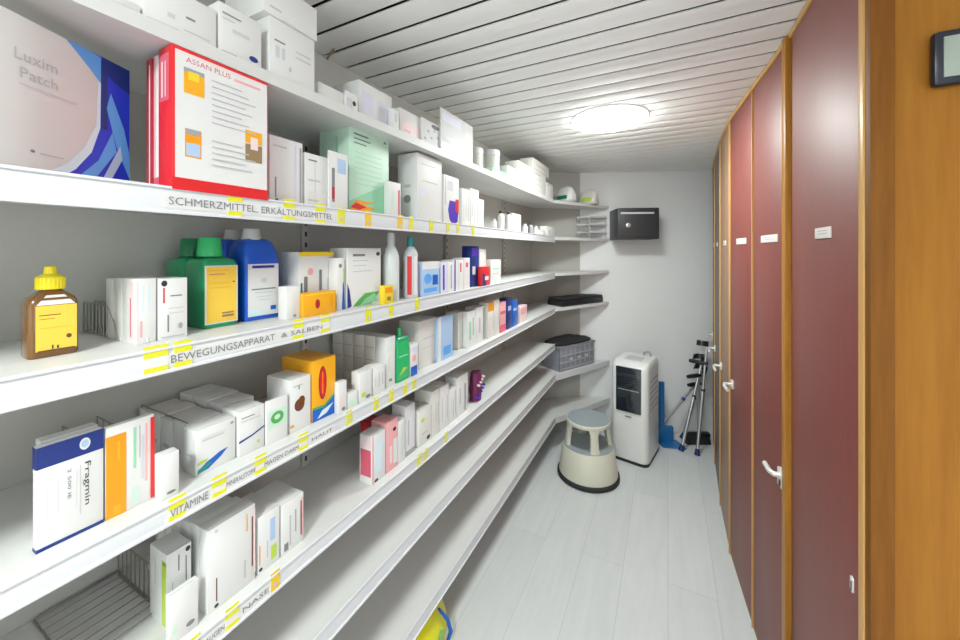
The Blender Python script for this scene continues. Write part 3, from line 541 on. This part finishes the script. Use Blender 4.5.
P(3, 438, 453, 318, .10, .035, 'tall pale blue carton with white edge on the fourth shelf', [('r', 0, 0, .18, 1, 'white carton'), ('r', .3, .55, .8, .85, 'pale blue'), ('r', .35, .1, .85, .3, 'sky')], (), 'pale blue')
P(3, 458, 467, 313, .06, .06, 'pale greenish carton standing back, right of the pale blue carton', vlines(61, 'mint', 3), (), 'cream')
P(3, 467.5, 476, 312, .06, .035, 'white carton with grey green print, near one of the pair before the dark gap', [('r', .2, .2, .4, .7, 'mint deep'), ('r', .6, .3, .75, .8, 'print light')])
P(3, 476.3, 484.5, 308, .06, .035, 'white carton with grey green print, far one of the pair before the dark gap', [('r', .3, .3, .5, .7, 'print light'), ('r', .8, .05, 1, .95, 'mid grey')])
P(3, 488, 494, 303, .05, .03, 'orange topped cream carton near the far end of the fourth shelf', [('r', 0, .75, 1, 1, 'orange'), ('r', .2, .2, .6, .5, 'pale pink')], (), 'cream')
P(3, 494.3, 499.5, 300, .05, .03, 'cream carton between the orange topped and the pink one', vlines(63, 'pale pink', 2), (), 'cream')
P(3, 499.8, 506, 303, .05, .03, 'pink carton with a red foot left of the navy one', [('r', 0, 0, 1, .25, 'rose'), ('r', .1, .6, .9, .7, 'rose')], (), 'pink')
P(3, 507, 512, 299, .05, .03, 'navy carton, near one of the blue pair at the far end of the fourth shelf', [('r', .2, .6, .8, .75, 'pale blue')], (), 'navy')
P(3, 512.3, 518, 301, .05, .03, 'blue carton, far one of the blue pair at the far end of the fourth shelf', [('r', .2, .6, .8, .7, 'pale blue')], (), 'blue')
P(3, 520, 527, 307, .04, .03, 'low pale orange pack, last on the fourth shelf', [('r', .1, .5, .9, .9, 'pink')], (), 'pale pink')
# ---- fifth shelf
P(4, 166, 192, 556, .062, .066, 'white carton with a lime green stripe at the near end of the fifth shelf', [('r', 0, .05, .10, .92, 'white carton'), ('o', .85, .93, .1, .035, 'dark'), ('r', .45, .7, .5, .92, 'print'), ('r', .75, .5, .8, .85, 'print'), ('r', .2, .3, .24, .6, 'print light')], [('r', .72, .02, .98, .90, 'lime'), ('o', .85, .86, .12, .02, 'leaf'), ('r', .3, .5, .36, .9, 'pale grey')])
P(4, 168, 199, 598, .012, .026, 'small clear white card before the lime striped carton', [('o', .72, .18, .15, .05, 'print'), ('p', [(.1, .2), (.3, .2), (.2, .4)], 'mint')])
P(4, 207, 255.5, 532, .03, .028, 'big flat white carton with thin vertical print and dark dots at its foot', [('r', .16, .10, .185, .38, 'choco'), ('o', .17, .05, .045, .022, 'dark'), ('r', .14, .93, .19, .96, 'print light'), ('r', .92, .2, .95, .85, 'choco'), ('r', .80, .7, .83, .92, 'amber'), ('r', .96, .1, 1, .95, 'pale pink'), ('r', .75, .12, .78, .35, 'print light')])
Xs = -AX-.028; Ys = y_on(207, Xs); zs = z_at(532, Xs, Ys); wd = y_on(255.5, Xs)-Ys
for i in range(5):
    carton('medicine_box', ['white carton, second in the row behind the big flat one', 'white carton, third in the row behind the big flat one', 'white carton, fourth in the row behind the big flat one', 'white carton, fifth in the row behind the big flat one', 'white carton, rearmost in the row behind the big flat one'][i], 'box', Xs-.033-.034*i, Ys+.003, Ys+wd-.002-.004*i, SH[4][0], zs-.004-.004*(i % 3), .032, 'white carton' if i < 2 else 'cream', (), [('r', .2, .2, .3, .8, 'print light')], GN[4])
P(4, 257.5, 280, 519, .10, .03, 'white carton with a pale blue bar, directly right of the big flat carton', [('r', .55, .45, .78, .85, 'pale blue'), ('r', .6, .1, .85, .35, 'lime'), ('r', .05, .15, .1, .5, 'orange'), ('o', .12, .07, .08, .03, 'dark'), ('r', .4, .2, .44, .5, 'print light')], (), W)
P(4, 281, 304, 506, .10, .03, 'white carton with grey lines and pink edge, right of the blue barred one', [('r', .35, .1, .42, .7, 'print light'), ('r', .12, .05, .3, .2, 'print'), ('r', .85, .15, .9, .85, 'choco'), ('r', .92, .1, .98, .9, 'pink'), ('r', .6, .3, .65, .75, 'mid grey')])
P(4, 372, 385.5, 437, .05, .028, 'white carton with a red near side, first of the row under the green bottle', [('r', .3, .2, .75, .85, 'ice'), ('r', 0, 0, .1, 1, 'pink'), ('o', .3, .05, .15, .03, 'dark')], [('r', .1, .15, .9, .7, 'rose'), ('r', .1, .75, .9, .95, 'pale pink')])
P(4, 372, 384, 424, .05, .105, 'deep red carton standing behind the red sided white one', [('r', .2, .3, .6, .5, 'pink')], [('r', .1, .1, .9, .9, 'red')], 'deep red')
P(4, 386, 398, 424, .06, .03, 'pink carton with a dark dot, second of the row under the green bottle', [('o', .7, .8, .14, .04, 'dark'), ('r', .3, .15, .5, .5, 'pale pink'), ('r', .6, .1, .95, .6, 'white carton')], (), 'pink')
P(4, 398.3, 405.5, 422, .06, .03, 'slim white carton, third of the row under the green bottle', vlines(71, 'mint', 3))
P(4, 405.8, 415, 407, .06, .035, 'tall white carton with lilac edge, fourth of the row under the green bottle', [('r', .75, .1, .95, .95, 'lilac'), ('r', .2, .2, .35, .7, 'print light'), ('r', 0, 0, 1, .1, 'mid grey')])
P(4, 419, 431.5, 412, .06, .03, 'cream carton with lime dot in the middle of the fifth shelf', [('o', .3, .7, .15, .06, 'lime'), ('o', .75, .12, .15, .06, 'dark'), ('r', .2, .3, .7, .33, 'print light')], (), 'cream')
P(4, 432, 440, 392, .08, .03, 'tall cream carton, near one of the two over the middle price tag', vlines(72, 'cream', 3), (), 'cream')
P(4, 440.3, 449, 388, .08, .03, 'tall white carton, far one of the two over the middle price tag', vlines(73, 'print light', 2))
P(4, 449.5, 457, 390, .06, .03, 'white carton with pale grey print left of the last white carton on the fifth shelf', vlines(74, 'pale grey', 3))
P(4, 457.3, 468, 378, .06, .03, 'white carton left of the purple wrapped pack', [('r', .65, .05, .8, .75, 'mid grey'), ('r', .2, .3, .3, .7, 'print light')])
X = -AX-.05; Ya = y_on(472, X)
m = MB(); rg = random.Random(9); H = z_at(374, X, Ya)-SH[4][0]
m.loft([[(.028*(1-.25*abs(t-.4))*(1+.12*rg.uniform(-1, 1))*math.cos(a*PI/7), .036*(1-.3*abs(t-.4))*(1+.12*rg.uniform(-1, 1))*math.sin(a*PI/7), H*t) for a in range(14)] for t in (0, .15, .35, .55, .75, .92, 1)], 'purple')
for q in range(9): m.box((.012+.004*(q % 3), -.03+.007*q, H*(.15+.08*((q*5) % 9))), (.034, -.024+.007*q, H*(.22+.08*((q*5) % 9))), 'pale pink' if q % 2 else 'violet', .001)
tag(m.build('wrapped_pack', None, (X, Ya+.036, SH[4][0])), 'crumpled purple wrapped pack, last item on the fifth shelf', 'pack', GN[4])
# ---- wire dividers on the shelves
def wire_div(k, Y, xa, xb, h, label, n=8):
    m = MB(); z0 = .002
    pts = lambda q: xa+(xb-xa)*q/(n-1)
    for q in range(n): m.tube([(pts(q), 0, z0), (pts(q), 0, h)], .0012, 'wire', 5)
    m.tube([(xa, 0, h), (xb, 0, h)], .0015, 'wire', 5); m.tube([(xa, 0, z0+.001), (xb, 0, z0+.001)], .0015, 'wire', 5)
    m.tube([(xb, 0, h), (xb+.03, 0, h*.5), (xb+.045, 0, z0)], .0013, 'wire', 5)
    tag(m.build('wire_divider', None, (0, Y, SH[k][0])), label, 'shelf divider', 'wire dividers on the shelves')
wire_div(2, y_on(114, -.95), -1.04, -.86, .06, 'wire shelf divider left of the block of white cartons on the third shelf')
wire_div(2, y_on(92, -1.0), -1.04, -.93, .06, 'wire shelf divider right behind the brown bottle on the third shelf')
wire_div(3, y_on(75, -.98), -1.04, -.84, .085, 'wire shelf divider behind the navy banded flat carton')
wire_div(3, y_on(110, -.98), -1.04, -.84, .085, 'wire shelf divider behind the orange banded flat carton')
wire_div(3, y_on(172, -.9), -1.03, -.84, .085, 'wire shelf divider between the red edged carton and the brush stroke carton')
wire_div(4, y_on(125, -1.0), -1.03, -.90, .075, 'wire shelf divider beside the lime striped carton')
# loose flat wire rack lying on the fifth shelf
m = MB(); Xa, Xb = -1.04, -.86; Ya, Yb = .235, .352
for q in range(9): xq = Xa+(Xb-Xa)*q/8; m.tube([(xq, Ya, .006), (xq, Yb, .006)], .0014, 'wire', 5)
for yq in (Ya, Yb): m.tube([(Xa, yq, .004), (Xb, yq, .004)], .0018, 'wire', 5)
m.tube([(Xa, Ya, .004), (Xa, Yb, .004)], .0018, 'wire', 5)
tag(m.build('wire_rack', None, (0, 0, SH[4][0])), 'flat wire rack lying empty at the near end of the fifth shelf', 'wire rack')
# ------------------------------------------------------------------ corner objects
d12 = Vector((K2[0]-K1[0], K2[1]-K1[1])).normalized(); ang = math.atan2(d12.y, d12.x)
# black case on the fourth corner shelf
mid = Vector((K1[0]+d12.x*.31, K1[1]+d12.y*.31)); nin = Vector((-d12.y, d12.x))
t = thing('flat_case', 'flat black case lying on the corner shelf at the far end', 'case', (mid.x+nin.x*.10+d12.x*.035, mid.y+nin.y*.10+d12.y*.035, SH[3][0]), ang)
m = MB(); m.box((-.245, -.085, .001), (.245, .075, .048), 'black plastic', .008); m.build('body', t)
m = MB(); m.box((-.24, -.083, .0485), (.24, .073, .062), 'black cloth', .006); m.build('lid', t)
m = MB(); m.tube([(-.05, -.086, .03), (-.05, -.098, .032), (.05, -.098, .032), (.05, -.086, .03)], .004, 'black plastic'); m.build('handle', t)
# thin trays on the second corner shelf, against the end wall
for q in range(3):
    z0 = SH[1][0]+.002+.062*q; m = MB()
    px_, py_ = K2[0]-d12.x*.13+nin.x*.07, K2[1]-d12.y*.13+nin.y*.07
    m.box((-.11, -.066, .040), (.11, .066, .045), 'white carton', .001); m.box((-.11, -.066, .0455), (.11, -.062, .056), 'white carton'); m.box((-.11, .062, .0455), (.11, .066, .056), 'white carton')
    for sx in (-.107, .103): m.box((sx, -.06, 0), (sx+.004, -.054, .040), 'pale grey'); m.box((sx, .05, 0), (sx+.004, .056, .040), 'pale grey')
    tag(m.build('letter_tray', None, (px_, py_, z0), ang), 'thin white letter tray beside the black mailbox, ' + ['bottom of the stack', 'middle of the stack', 'top of the stack'][q], 'tray', 'stacked letter trays')
# grey folding crate on the sixth corner shelf, black cloth over it
t = thing('folding_crate', 'grey plastic folding crate on the corner shelf above the step stool', 'crate', (mid.x+nin.x*.122-d12.x*.03, mid.y+nin.y*.122-d12.y*.03, SH[5][0]+.001), ang)
cwid, cdep, chh = .205, .098, .185
m = MB(); m.box((-cwid, -cdep, 0), (cwid, cdep, .012), 'crate', .002)
for sx, sy, ex, ey in ((-cwid, -cdep, cwid, -cdep+.008), (-cwid, cdep-.008, cwid, cdep), (-cwid, -cdep, -cwid+.008, cdep), (cwid-.008, -cdep, cwid, cdep)): m.box((sx, sy, .010), (ex, ey, chh), 'crate', .002)
m.build('body', t)
m = MB()
for q in range(8):
    x = -cwid+.01+q*.0555; m.box((x, -cdep-.004, .01), (x+.006, -cdep+.001, chh), 'crate light', .001)
for z in (.012, .06, .11, .165): m.box((-cwid, -cdep-.005, z), (cwid, -cdep+.001, z+.008), 'crate light', .001)
m.build('ribs', t)
m = MB(); m.box((-cwid-.006, -cdep-.008, chh-.012), (cwid+.006, cdep+.006, chh), 'crate', .003); m.build('rim', t)
for q in range(3): 
    m = MB(); m.box((-.10+.09*q, -cdep-.0065, .075), (-.06+.09*q, -cdep-.0045, .09), 'pale grey', .0008); m.build('vent', t)
rg = random.Random(4); m = MB(); rings = []
for q, (sc, z) in enumerate(((1.0, 0), (1.02, .012), (.8, .028), (.5, .034), (.12, .03))):
    rings.append([(cwid*1.02*sc*math.copysign(abs(math.cos(a*PI/14))**.5, math.cos(a*PI/14)), (cdep*.95)*sc*math.copysign(abs(math.sin(a*PI/14))**.5, math.sin(a*PI/14)), z+(.008*rg.uniform(-1, 1) if q > 1 else 0)) for a in range(28)])
m.loft(rings, 'black cloth')
tag(m.build('folded_bag', None, (mid.x+nin.x*.122-d12.x*.03, mid.y+nin.y*.122-d12.y*.03, SH[5][0]+chh+.003), ang), 'crumpled black bag lying on top of the grey folding crate', 'bag')
# mailbox on the end wall
ed = Vector((ER[0]-EC[0], ER[1]-EC[1])).normalized(); en = Vector((ed.y, -ed.x))      # into the room
def endwall_px(px):
    k = (px-PX)/F; best = None
    lo, hi = 0.0, 1.2
    for _ in range(50):
        mm = (lo+hi)/2; X, Y = EC[0]+ed.x*mm, EC[1]+ed.y*mm
        if (X*c+Y*s)/(-X*s+Y*c) < k: lo = mm
        else: hi = mm
    return lo
zcW = 3.09
mw, mh, md = .308, .240, .25
o0 = endwall_px(609.5); MX, MY = EC[0]+ed.x*o0, EC[1]+ed.y*o0
zb_ = zof(239, 2.84)
t = thing('mailbox', 'black metal mailbox with a slot hung high on the white end wall', 'mailbox', (MX, MY, zb_), math.atan2(ed.y, ed.x))
m = MB(); m.box((0, -md, 0), (mw, -.001, mh), 'black metal', .004); m.build('body', t)
m = MB(); m.box((.012, -md-.006, .012), (mw-.012, -md+.001, mh-.014), 'black metal', .003); m.build('door', t)
m = MB(); m.box((.02, -md-.0085, mh*.80), (mw-.04, -md-.005, mh*.86), 'pale grey', .001); m.build('slot_plate', t)
m = MB(); rot = [(.018*math.cos(a*PI/10), .018*math.sin(a*PI/10)) for a in range(20)]
m.loft([[(mw*.25+x, -md-.005, mh*.44+z) for x, z in rot], [(mw*.25+x, -md-.012, mh*.44+z) for x, z in rot], [(mw*.25+x*.7, -md-.014, mh*.44+z*.7) for x, z in rot]], 'alu'); m.build('lock', t)
# portable air conditioner
fc = at(648, 2.535); lf = at(609, 2.70); fd = (lf-fc); fd.z = 0; fd.normalize()
rz = math.atan2(fd.y, fd.x)+PI      # local +x from left corner to front corner
aw, ad, ah = .262, .35, .705
org = fc - Vector((math.cos(rz), math.sin(rz), 0))*aw
t = thing('air_conditioner', 'white portable air conditioner with a dark front panel beside the step stool', 'air conditioner', (org.x, org.y, 0), rz)
m = MB(); m.rrect([(.0, ad/2*0+aw/2*.98, ad/2*.98, aw/2, ad/2), (.022, aw/2, ad/2, aw/2, ad/2)], 'rubber', .35); m.build('base', t)
m = MB()
m.rrect([(.022, aw/2*.985, ad/2*.985, aw/2, ad/2), (.03, aw/2, ad/2, aw/2, ad/2), (ah-.05, aw/2*.97, ad/2*.97, aw/2, ad/2+.004), (ah-.02, aw/2*.95, ad/2*.93, aw/2, ad/2+.010), (ah-.004, aw/2*.88, ad/2*.82, aw/2, ad/2+.018), (ah, aw/2*.8, ad/2*.72, aw/2, ad/2+.02)], 'ac white', .35); m.build('body', t)
m = MB(); m.box((.045, -.004, ah-.345), (aw-.045, .012, ah-.03), 'dark glass', .004)
m.box((.060, -.0055, ah-.19), (aw-.060, -.003, ah-.185), 'mid grey')
for q in range(5): m.box((.062, -.0062, ah-.10-.018*q), (aw-.062, -.003, ah-.096-.018*q), 'black plastic')
m.build('front_panel', t)
m = MB(); m.box((aw*.42, -.003, ah-.38), (aw*.58, .004, ah-.372), 'print', .001); m.build('badge', t)
m = MB(); m.box((aw-.014, .05, .09), (aw-.004, ad-.045, ah-.11), 'ac grey', .004)
for q in range(12): m.box((aw-.005, .065, .13+.04*q), (aw-.002, ad-.06, .145+.04*q), 'pale grey')
m.build('side_grille', t)
m = MB(); m.box((aw*.28, ad*.28, ah-.002), (aw*.72, ad*.6, ah+.004), 'pale grey', .002); m.build('top_controls', t)
m = MB(); m.tube([(aw*.62, ad*.80, ah-.01), (aw*.62, ad*.84, ah+.02), (aw*.72, ad*.86, ah+.028), (aw*.80, ad*.84, ah+.018), (aw*.80, ad*.80, ah-.01)], .008, 'mid grey'); m.build('handle', t)
# step stool
sc_ = at(588, 2.485)
t = thing('step_stool', 'round beige rolling step stool with grey rubber top on the floor', 'stool', (sc_.x, sc_.y, 0), TH); t.scale = (.94, .94, .965)
m = MB(); m.lathe([(.198, .0), (.214, .004), (.214, .026), (.204, .032)], 'rubber', n=48); m.build('rubber_ring', t)
m = MB(); m.lathe([(.203, .020), (.200, .06), (.176, .212), (.170, .218), (.128, .218), (.128, .212)], 'stool', n=48); m.build('lower_drum', t)
m = MB(); m.lathe([(.172, .2185), (.172, .2205), (.135, .2205)], 'rubber grey', n=48); m.build('step_tread', t)
for q in range(4):
    a = -PI/2+q*PI/2+.02; m = MB(); ux, uy = math.cos(a), math.sin(a); tx, ty = -uy, ux
    rings = []
    for r, z, w in ((.158, .212, .034), (.152, .26, .027), (.143, .33, .025), (.138, .375, .040)):
        rings.append([(ux*(r-.022)+tx*w, uy*(r-.022)+ty*w, z), (ux*(r-.022)-tx*w, uy*(r-.022)-ty*w, z), (ux*r-tx*w, uy*r-ty*w, z), (ux*(r+.008)-tx*w*.4, uy*(r+.008)-ty*w*.4, z), (ux*(r+.008)+tx*w*.4, uy*(r+.008)+ty*w*.4, z), (ux*r+tx*w, uy*r+ty*w, z)][::-1])
    m.loft(rings, 'stool', smooth=False); m.build('leg', t)
m = MB(); m.lathe([(.142, .366), (.150, .370), (.150, .388), (.145, .393)], 'stool', n=48); m.build('top_plate', t)
m = MB(); m.lathe([(.143, .3935), (.141, .397)], 'rubber grey', n=48); m.build('top_tread', t)
m = MB(); m.lathe([(.10, .03), (.10, .21)], 'rubber', n=24); m.build('inner_drum', t)
# crutches leaning in the corner by the cupboards
def crutch(label, tip, top, grip_t, sidev, tipc='tip blue'):
    a, b = Vector(tip), Vector(top); d = (b-a).normalized(); t = thing('crutch', label, 'crutch', a, 0, 'crutches in the far corner')
    r = b-a
    m = MB(); m.tube([d*.035, r*.58], .011, 'alu', 10); m.tube([r*.52, r*.96], .0085, 'alu', 10); m.tube([r*.565, r*.585], .013, 'black plastic', 10); m.build('shaft', t)
    m = MB(); m.tube([Vector((0, 0, .001)), d*.02, d*.045], [.020, .016, .013], tipc, 12); m.build('rubber_tip', t)
    sv = Vector(sidev).normalized(); g = r*grip_t
    m = MB(); m.tube([g-sv*.015, g+sv*.03, g+sv*.085, g+sv*.11], [.014, .016, .016, .013], 'black plastic', 10); m.build('grip', t)
    m = MB(); u = d.cross(sv).normalized(); ce = r+sv*.035; rings = []
    for z in (-.02, .02):
        rings.append([ce+d*z+(sv*math.cos(q*PI/10)+u*math.sin(q*PI/10))*.045 for q in range(3, 18)] + [ce+d*z+(sv*math.cos(q*PI/10)+u*math.sin(q*PI/10))*.039 for q in range(17, 2, -1)])
    m.loft(rings, 'black plastic'); m.build('cuff', t)
crutch('aluminium crutch with blue tip, nearest the broom', at(681, 2.78), at(703, 2.88, zof(357, 2.88)), .80, (-.3, -.3, 0))
crutch('aluminium crutch with blue tip, leaning closest to the cupboard doors', at(697, 2.72), at(707, 2.83, zof(344, 2.83)), .82, (-.6, .2, 0))
crutch('aluminium crutch with blue tip, rearmost against the end wall', at(682, 2.97), at(704, 2.92, zof(368, 2.92)), .78, (-.5, -.5, 0))
# blue broom behind the air conditioner
b0 = at(671, 2.88)
t = thing('dustpan', 'blue long handled dustpan on the floor behind the air conditioner', 'dustpan', (b0.x, b0.y, 0), TH)
m = MB(); m.prism([(-.09, -.06), (.07, -.09), (.06, .04), (-.09, .05)], .001, .012, 'dustpan blue'); m.prism([(-.09, .02), (.03, .02), (.03, .05), (-.09, .05)], .012, .12, 'dustpan blue'); m.build('pan', t)
m = MB(); m.prism([(-.075, .022), (-.040, .022), (-.040, .045), (-.075, .045)], .12, .47, 'dustpan blue'); m.build('back_plate', t)
h1 = at(698, 2.95, zof(381, 2.95))-Vector((b0.x, b0.y, 0)); h1 = Matrix.Rotation(-TH, 3, 'Z') @ h1
m = MB(); m.tube([(-.03, .035, .16), tuple(h1)], .010, 'mid grey', 10); mm_ = Vector((-.03, .035, .16)).lerp(h1, .55); m.tube([mm_-(h1-mm_)*.06, mm_+(h1-mm_)*.06], .014, 'navy', 10); m.build('handle', t)
# black broom head + bristles
bb = at(701, 2.89)
t = thing('broom', 'black floor broom standing in the corner beneath the crutches', 'broom', (bb.x, bb.y, 0), TH)
m = MB(); m.box((-.125, -.02, .05), (.065, .02, .085), 'black plastic', .008); m.build('head', t)
m = MB(); m.rrect([(.001, .095, .03, -.03, 0), (.05, .09, .018, -.03, 0)], 'rubber', .3); m.build('bristles', t)
m = MB(); m.tube([(-.02, 0, .08), (.0, .03, .55)], .011, 'mid grey', 10); m.build('handle', t)
# bag under the lowest shelf
m = MB(); rg = random.Random(2); rings = []
for q, (sx, sy, z) in enumerate(((.10, .16, .001), (.115, .18, .03), (.11, .17, .09), (.085, .14, .15), (.05, .10, .195), (.02, .05, .205))):
    rings.append([(sx*(1+.08*rg.uniform(-1, 1))*math.cos(a*PI/10), sy*(1+.08*rg.uniform(-1, 1))*math.sin(a*PI/10), z) for a in range(20)])
bagp = Vector((-.86, 1.13, 0))
t = thing('shopping_bag', 'bright yellow bag with blue edge tucked on the floor under the lowest shelf', 'bag', bagp, .15)
m.loft(rings, 'bag yellow'); m.build('body', t)
m = MB(); m.tube([(.118, .05, .004), (.132, .06, .05), (.122, .05, .10), (.095, .03, .15)], [.007, .008, .007, .005], 'blue', 10); m.build('trim', t)
m = MB(); m.tube([(.126, -.09, .02), (.130, -.06, .05), (.120, .0, .11)], .006, 'leaf', 8); m.build('print_stripe', t)
# loose cable on the ceiling edge
m = MB(); p0, p1, p2 = at(321, .86, zof(66, .86)), at(332, .90, zof(49, .90)), at(357, 1.05, zof(86, 1.05))
cz = CEIL-.004
a = Vector((-.62, .80, cz)); 
pa, pb, pc = Vector(cw((334-PX)/F*1.203, 1.203)).to_3d(), Vector(cw((321-PX)/F*1.32, 1.32)).to_3d(), Vector(cw((357-PX)/F*1.47, 1.47)).to_3d()
for p in (pa, pb, pc): p.z = cz
m.tube([pa, pa.lerp(pb, .5), pb], .0035, 'cable', 6); m.tube([pb, pb.lerp(pc, .5)+Vector((.0, 0, -.004)), pc], .0035, 'cable', 6)
tag(m.build('cable'), 'thin brown cable bent along the ceiling slats above the top shelf', 'cable')
# ------------------------------------------------------------------ ceiling lamp, plus an unseen one added behind the camera for fill
for i, (lx, ly, lab) in enumerate(((-.261, 1.927, 'round white glowing dome lamp on the slatted ceiling'), (-.20, -.75, 'round white dome lamp, unseen, added for fill on the ceiling behind the viewer'))):
    t = thing('ceiling_lamp', lab, 'lamp', (lx, ly, CEIL))
    m = MB(); m.lathe([(.180, 0), (.181, -.003), (.181, -.007), (.178, -.009)][::-1], 'lamp rim', n=48); m.build('rim', t)
    m = MB(); m.lathe([(.02, -.034), (.08, -.032), (.125, -.028), (.158, -.021), (.174, -.014), (.178, -.006)], 'lamp' if i == 0 else 'fill lamp', n=48); m.build('diffuser', t)
# ------------------------------------------------------------------ cupboards on the right
PL = [(.713, .684), (.937, 1.118), (1.0835, 1.471), (1.235, 1.83), (1.414, 2.18), (1.648, 2.60), (1.885, 3.00)]
PW = [Vector(cw(*p)) for p in PL]
HT = CEIL-.002
names = ['nearest', 'second', 'third', 'fourth', 'fifth', 'last']
extra = [', with small label plate and keyhole', ', narrow, with a bright turn handle', ', with a long label, beyond the thin light post', ', with a silver lever', ', near the crutches', ', against the end wall']
for i in range(6):
    p, q = PW[i], PW[i+1]; dv = q-p; L = dv.length; rz = math.atan2(dv.y, dv.x)
    t = thing('tall_cupboard', f'tall {("burgundy", "burgundy", "burgundy", "tan", "grey brown", "grey brown")[i]} cupboard, {names[i]} in the row{extra[i]}', 'cupboard', (p.x, p.y, 0), rz, 'row of tall cupboards')
    # local x along the row, local -y = into cupboard (row is on the right so the room is +y)
    D = .18
    m = MB(); m.prism([(.001, -.022), (.022, -D), (L-.022, -D), (L-.001, -.022)], 0, HT, 'honey wood'); m.build('body', t)
    pw = {0: .020, 1: .030, 2: .006, 3: .007, 4: .006, 5: .006}[i]
    m = MB(); m.box((pw+.001, -.0215, .022), (L-.006, -.002, HT-.018), ('burgundy', 'burgundy', 'burgundy', 'tan laminate', 'brown laminate', 'brown laminate')[i], .0015); dr = m.build('door', t)
    m = MB(); pw = {0: .020, 1: .030, 2: .006, 3: .007, 4: .006, 5: .006}[i]; pd = {0: .004, 1: .012, 2: .003, 3: .004, 4: .003, 5: .003}[i]
    m.box((0, -.021, 0), (pw, pd, HT-.005), 'honey wood' if i in (1,) else 'edge wood', .0015); m.build('post', t)
    m = MB(); m.box((.0005, -.0215, HT-.017), (L-.0005, .003, HT), 'edge wood', .001); m.build('top_trim', t)
    m = MB(); m.box((.0005, -.03, .0), (L-.0005, -.004, .02), 'kraft'); m.build('plinth', t)
    # label plate
    lw = {0: .10, 1: .17, 2: .16, 3: .10, 4: .08, 5: .06}[i]; lc = {0: .45, 1: .50, 2: .45, 3: .5, 4: .5, 5: .4}[i]*L
    m = MB(); m.box((lc-lw/2, -.002, 1.530), (lc+lw/2, .0008, 1.556), 'label plate', .0005)
    for z in (1.540, 1.547): m.box((lc-lw*.3, .0006, z), (lc+lw*.3, .0012, z+.002), 'print light')
    m.build('label_plate', dr)
    if i == 0:
        m = MB(); m.rrect([(-.001, .007, .016, .0, 0), (.002, .0065, .0155, 0, 0)], 'chrome', .9); e = m.build('keyhole_plate', dr, (.062, -.002, .835)); e.rotation_euler = (-PI/2, 0, 0)
        m = MB(); m.box((.0605, -.0005, .822), (.0635, .0008, .84), 'dark'); m.build('keyhole', dr)
    elif i == 1:
        m = MB(); m.box((.028, -.003, .752), (.078, .010, .808), 'chrome', .003); m.tube([(.052, .004, .792), (.052, .026, .792), (.066, .032, .792), (.115, .032, .792)], .008, 'chrome', 10); m.box((.046, .0095, .758), (.058, .0115, .776), 'dark'); m.build('handle', dr)
    else:
        hz = {2: .86, 3: .84, 4: .83, 5: .83}[i]
        m = MB(); m.box((L-.075, -.003, hz-.02), (L-.045, .006, hz+.02), 'chrome', .002); m.tube([(L-.06, .003, hz), (L-.06, .034, hz), (L-.09, .040, hz), (L-.16, .040, hz)], .007, 'chrome', 10); m.build('handle', dr)
# wooden wall panel at the right, facing the camera
e0 = PW[0]
m = MB(); m.box((e0.x+.0375, e0.y-.004, 0), (1.58, e0.y+.03, CEIL), 'panel wood'); struct(m.build('wall_right'))
m = MB(); m.box((e0.x-.0015, e0.y-.022, 0), (e0.x+.031, e0.y-.001, CEIL), 'trim wood', .0015); struct(m.build('trim_1'))
xl = .4035; yl = e0.y-.004
t = thing('thermometer', 'small black framed digital thermometer on the wooden panel', 'thermometer', (xl, yl, z_at(90, xl, yl)))
hh = z_at(37, xl, yl)-z_at(90, xl, yl)
m = MB(); m.box((0, -.018, 0), (.115, -.0005, hh), 'device', .006); m.build('frame', t)
m = MB(); m.box((.011, -.0195, .012), (.104, -.017, hh-.012), 'lcd', .001); m.build('display', t)
# ------------------------------------------------------------------ light, camera, view
w = bpy.data.worlds.new('World'); bpy.context.scene.world = w; w.use_nodes = True
w.node_tree.nodes['Background'].inputs[0].default_value = (.93, .97, 1, 1); w.node_tree.nodes['Background'].inputs[1].default_value = .8
cam = bpy.data.cameras.new('Camera'); co = bpy.data.objects.new('Camera', cam); C.objects.link(co)
co.location = (0, 0, CAMZ); co.rotation_euler = (PI/2, 0, TH)
cam.sensor_width = 36; cam.lens = F/960*36; cam.shift_y = -(320-PY)/960; cam.clip_start = .02
sc = bpy.context.scene; sc.camera = co
sc.view_settings.view_transform = 'Standard'; sc.view_settings.look = 'None'; sc.view_settings.gamma = 1; sc.view_settings.exposure = 1.40; sc.view_settings.use_curve_mapping = False
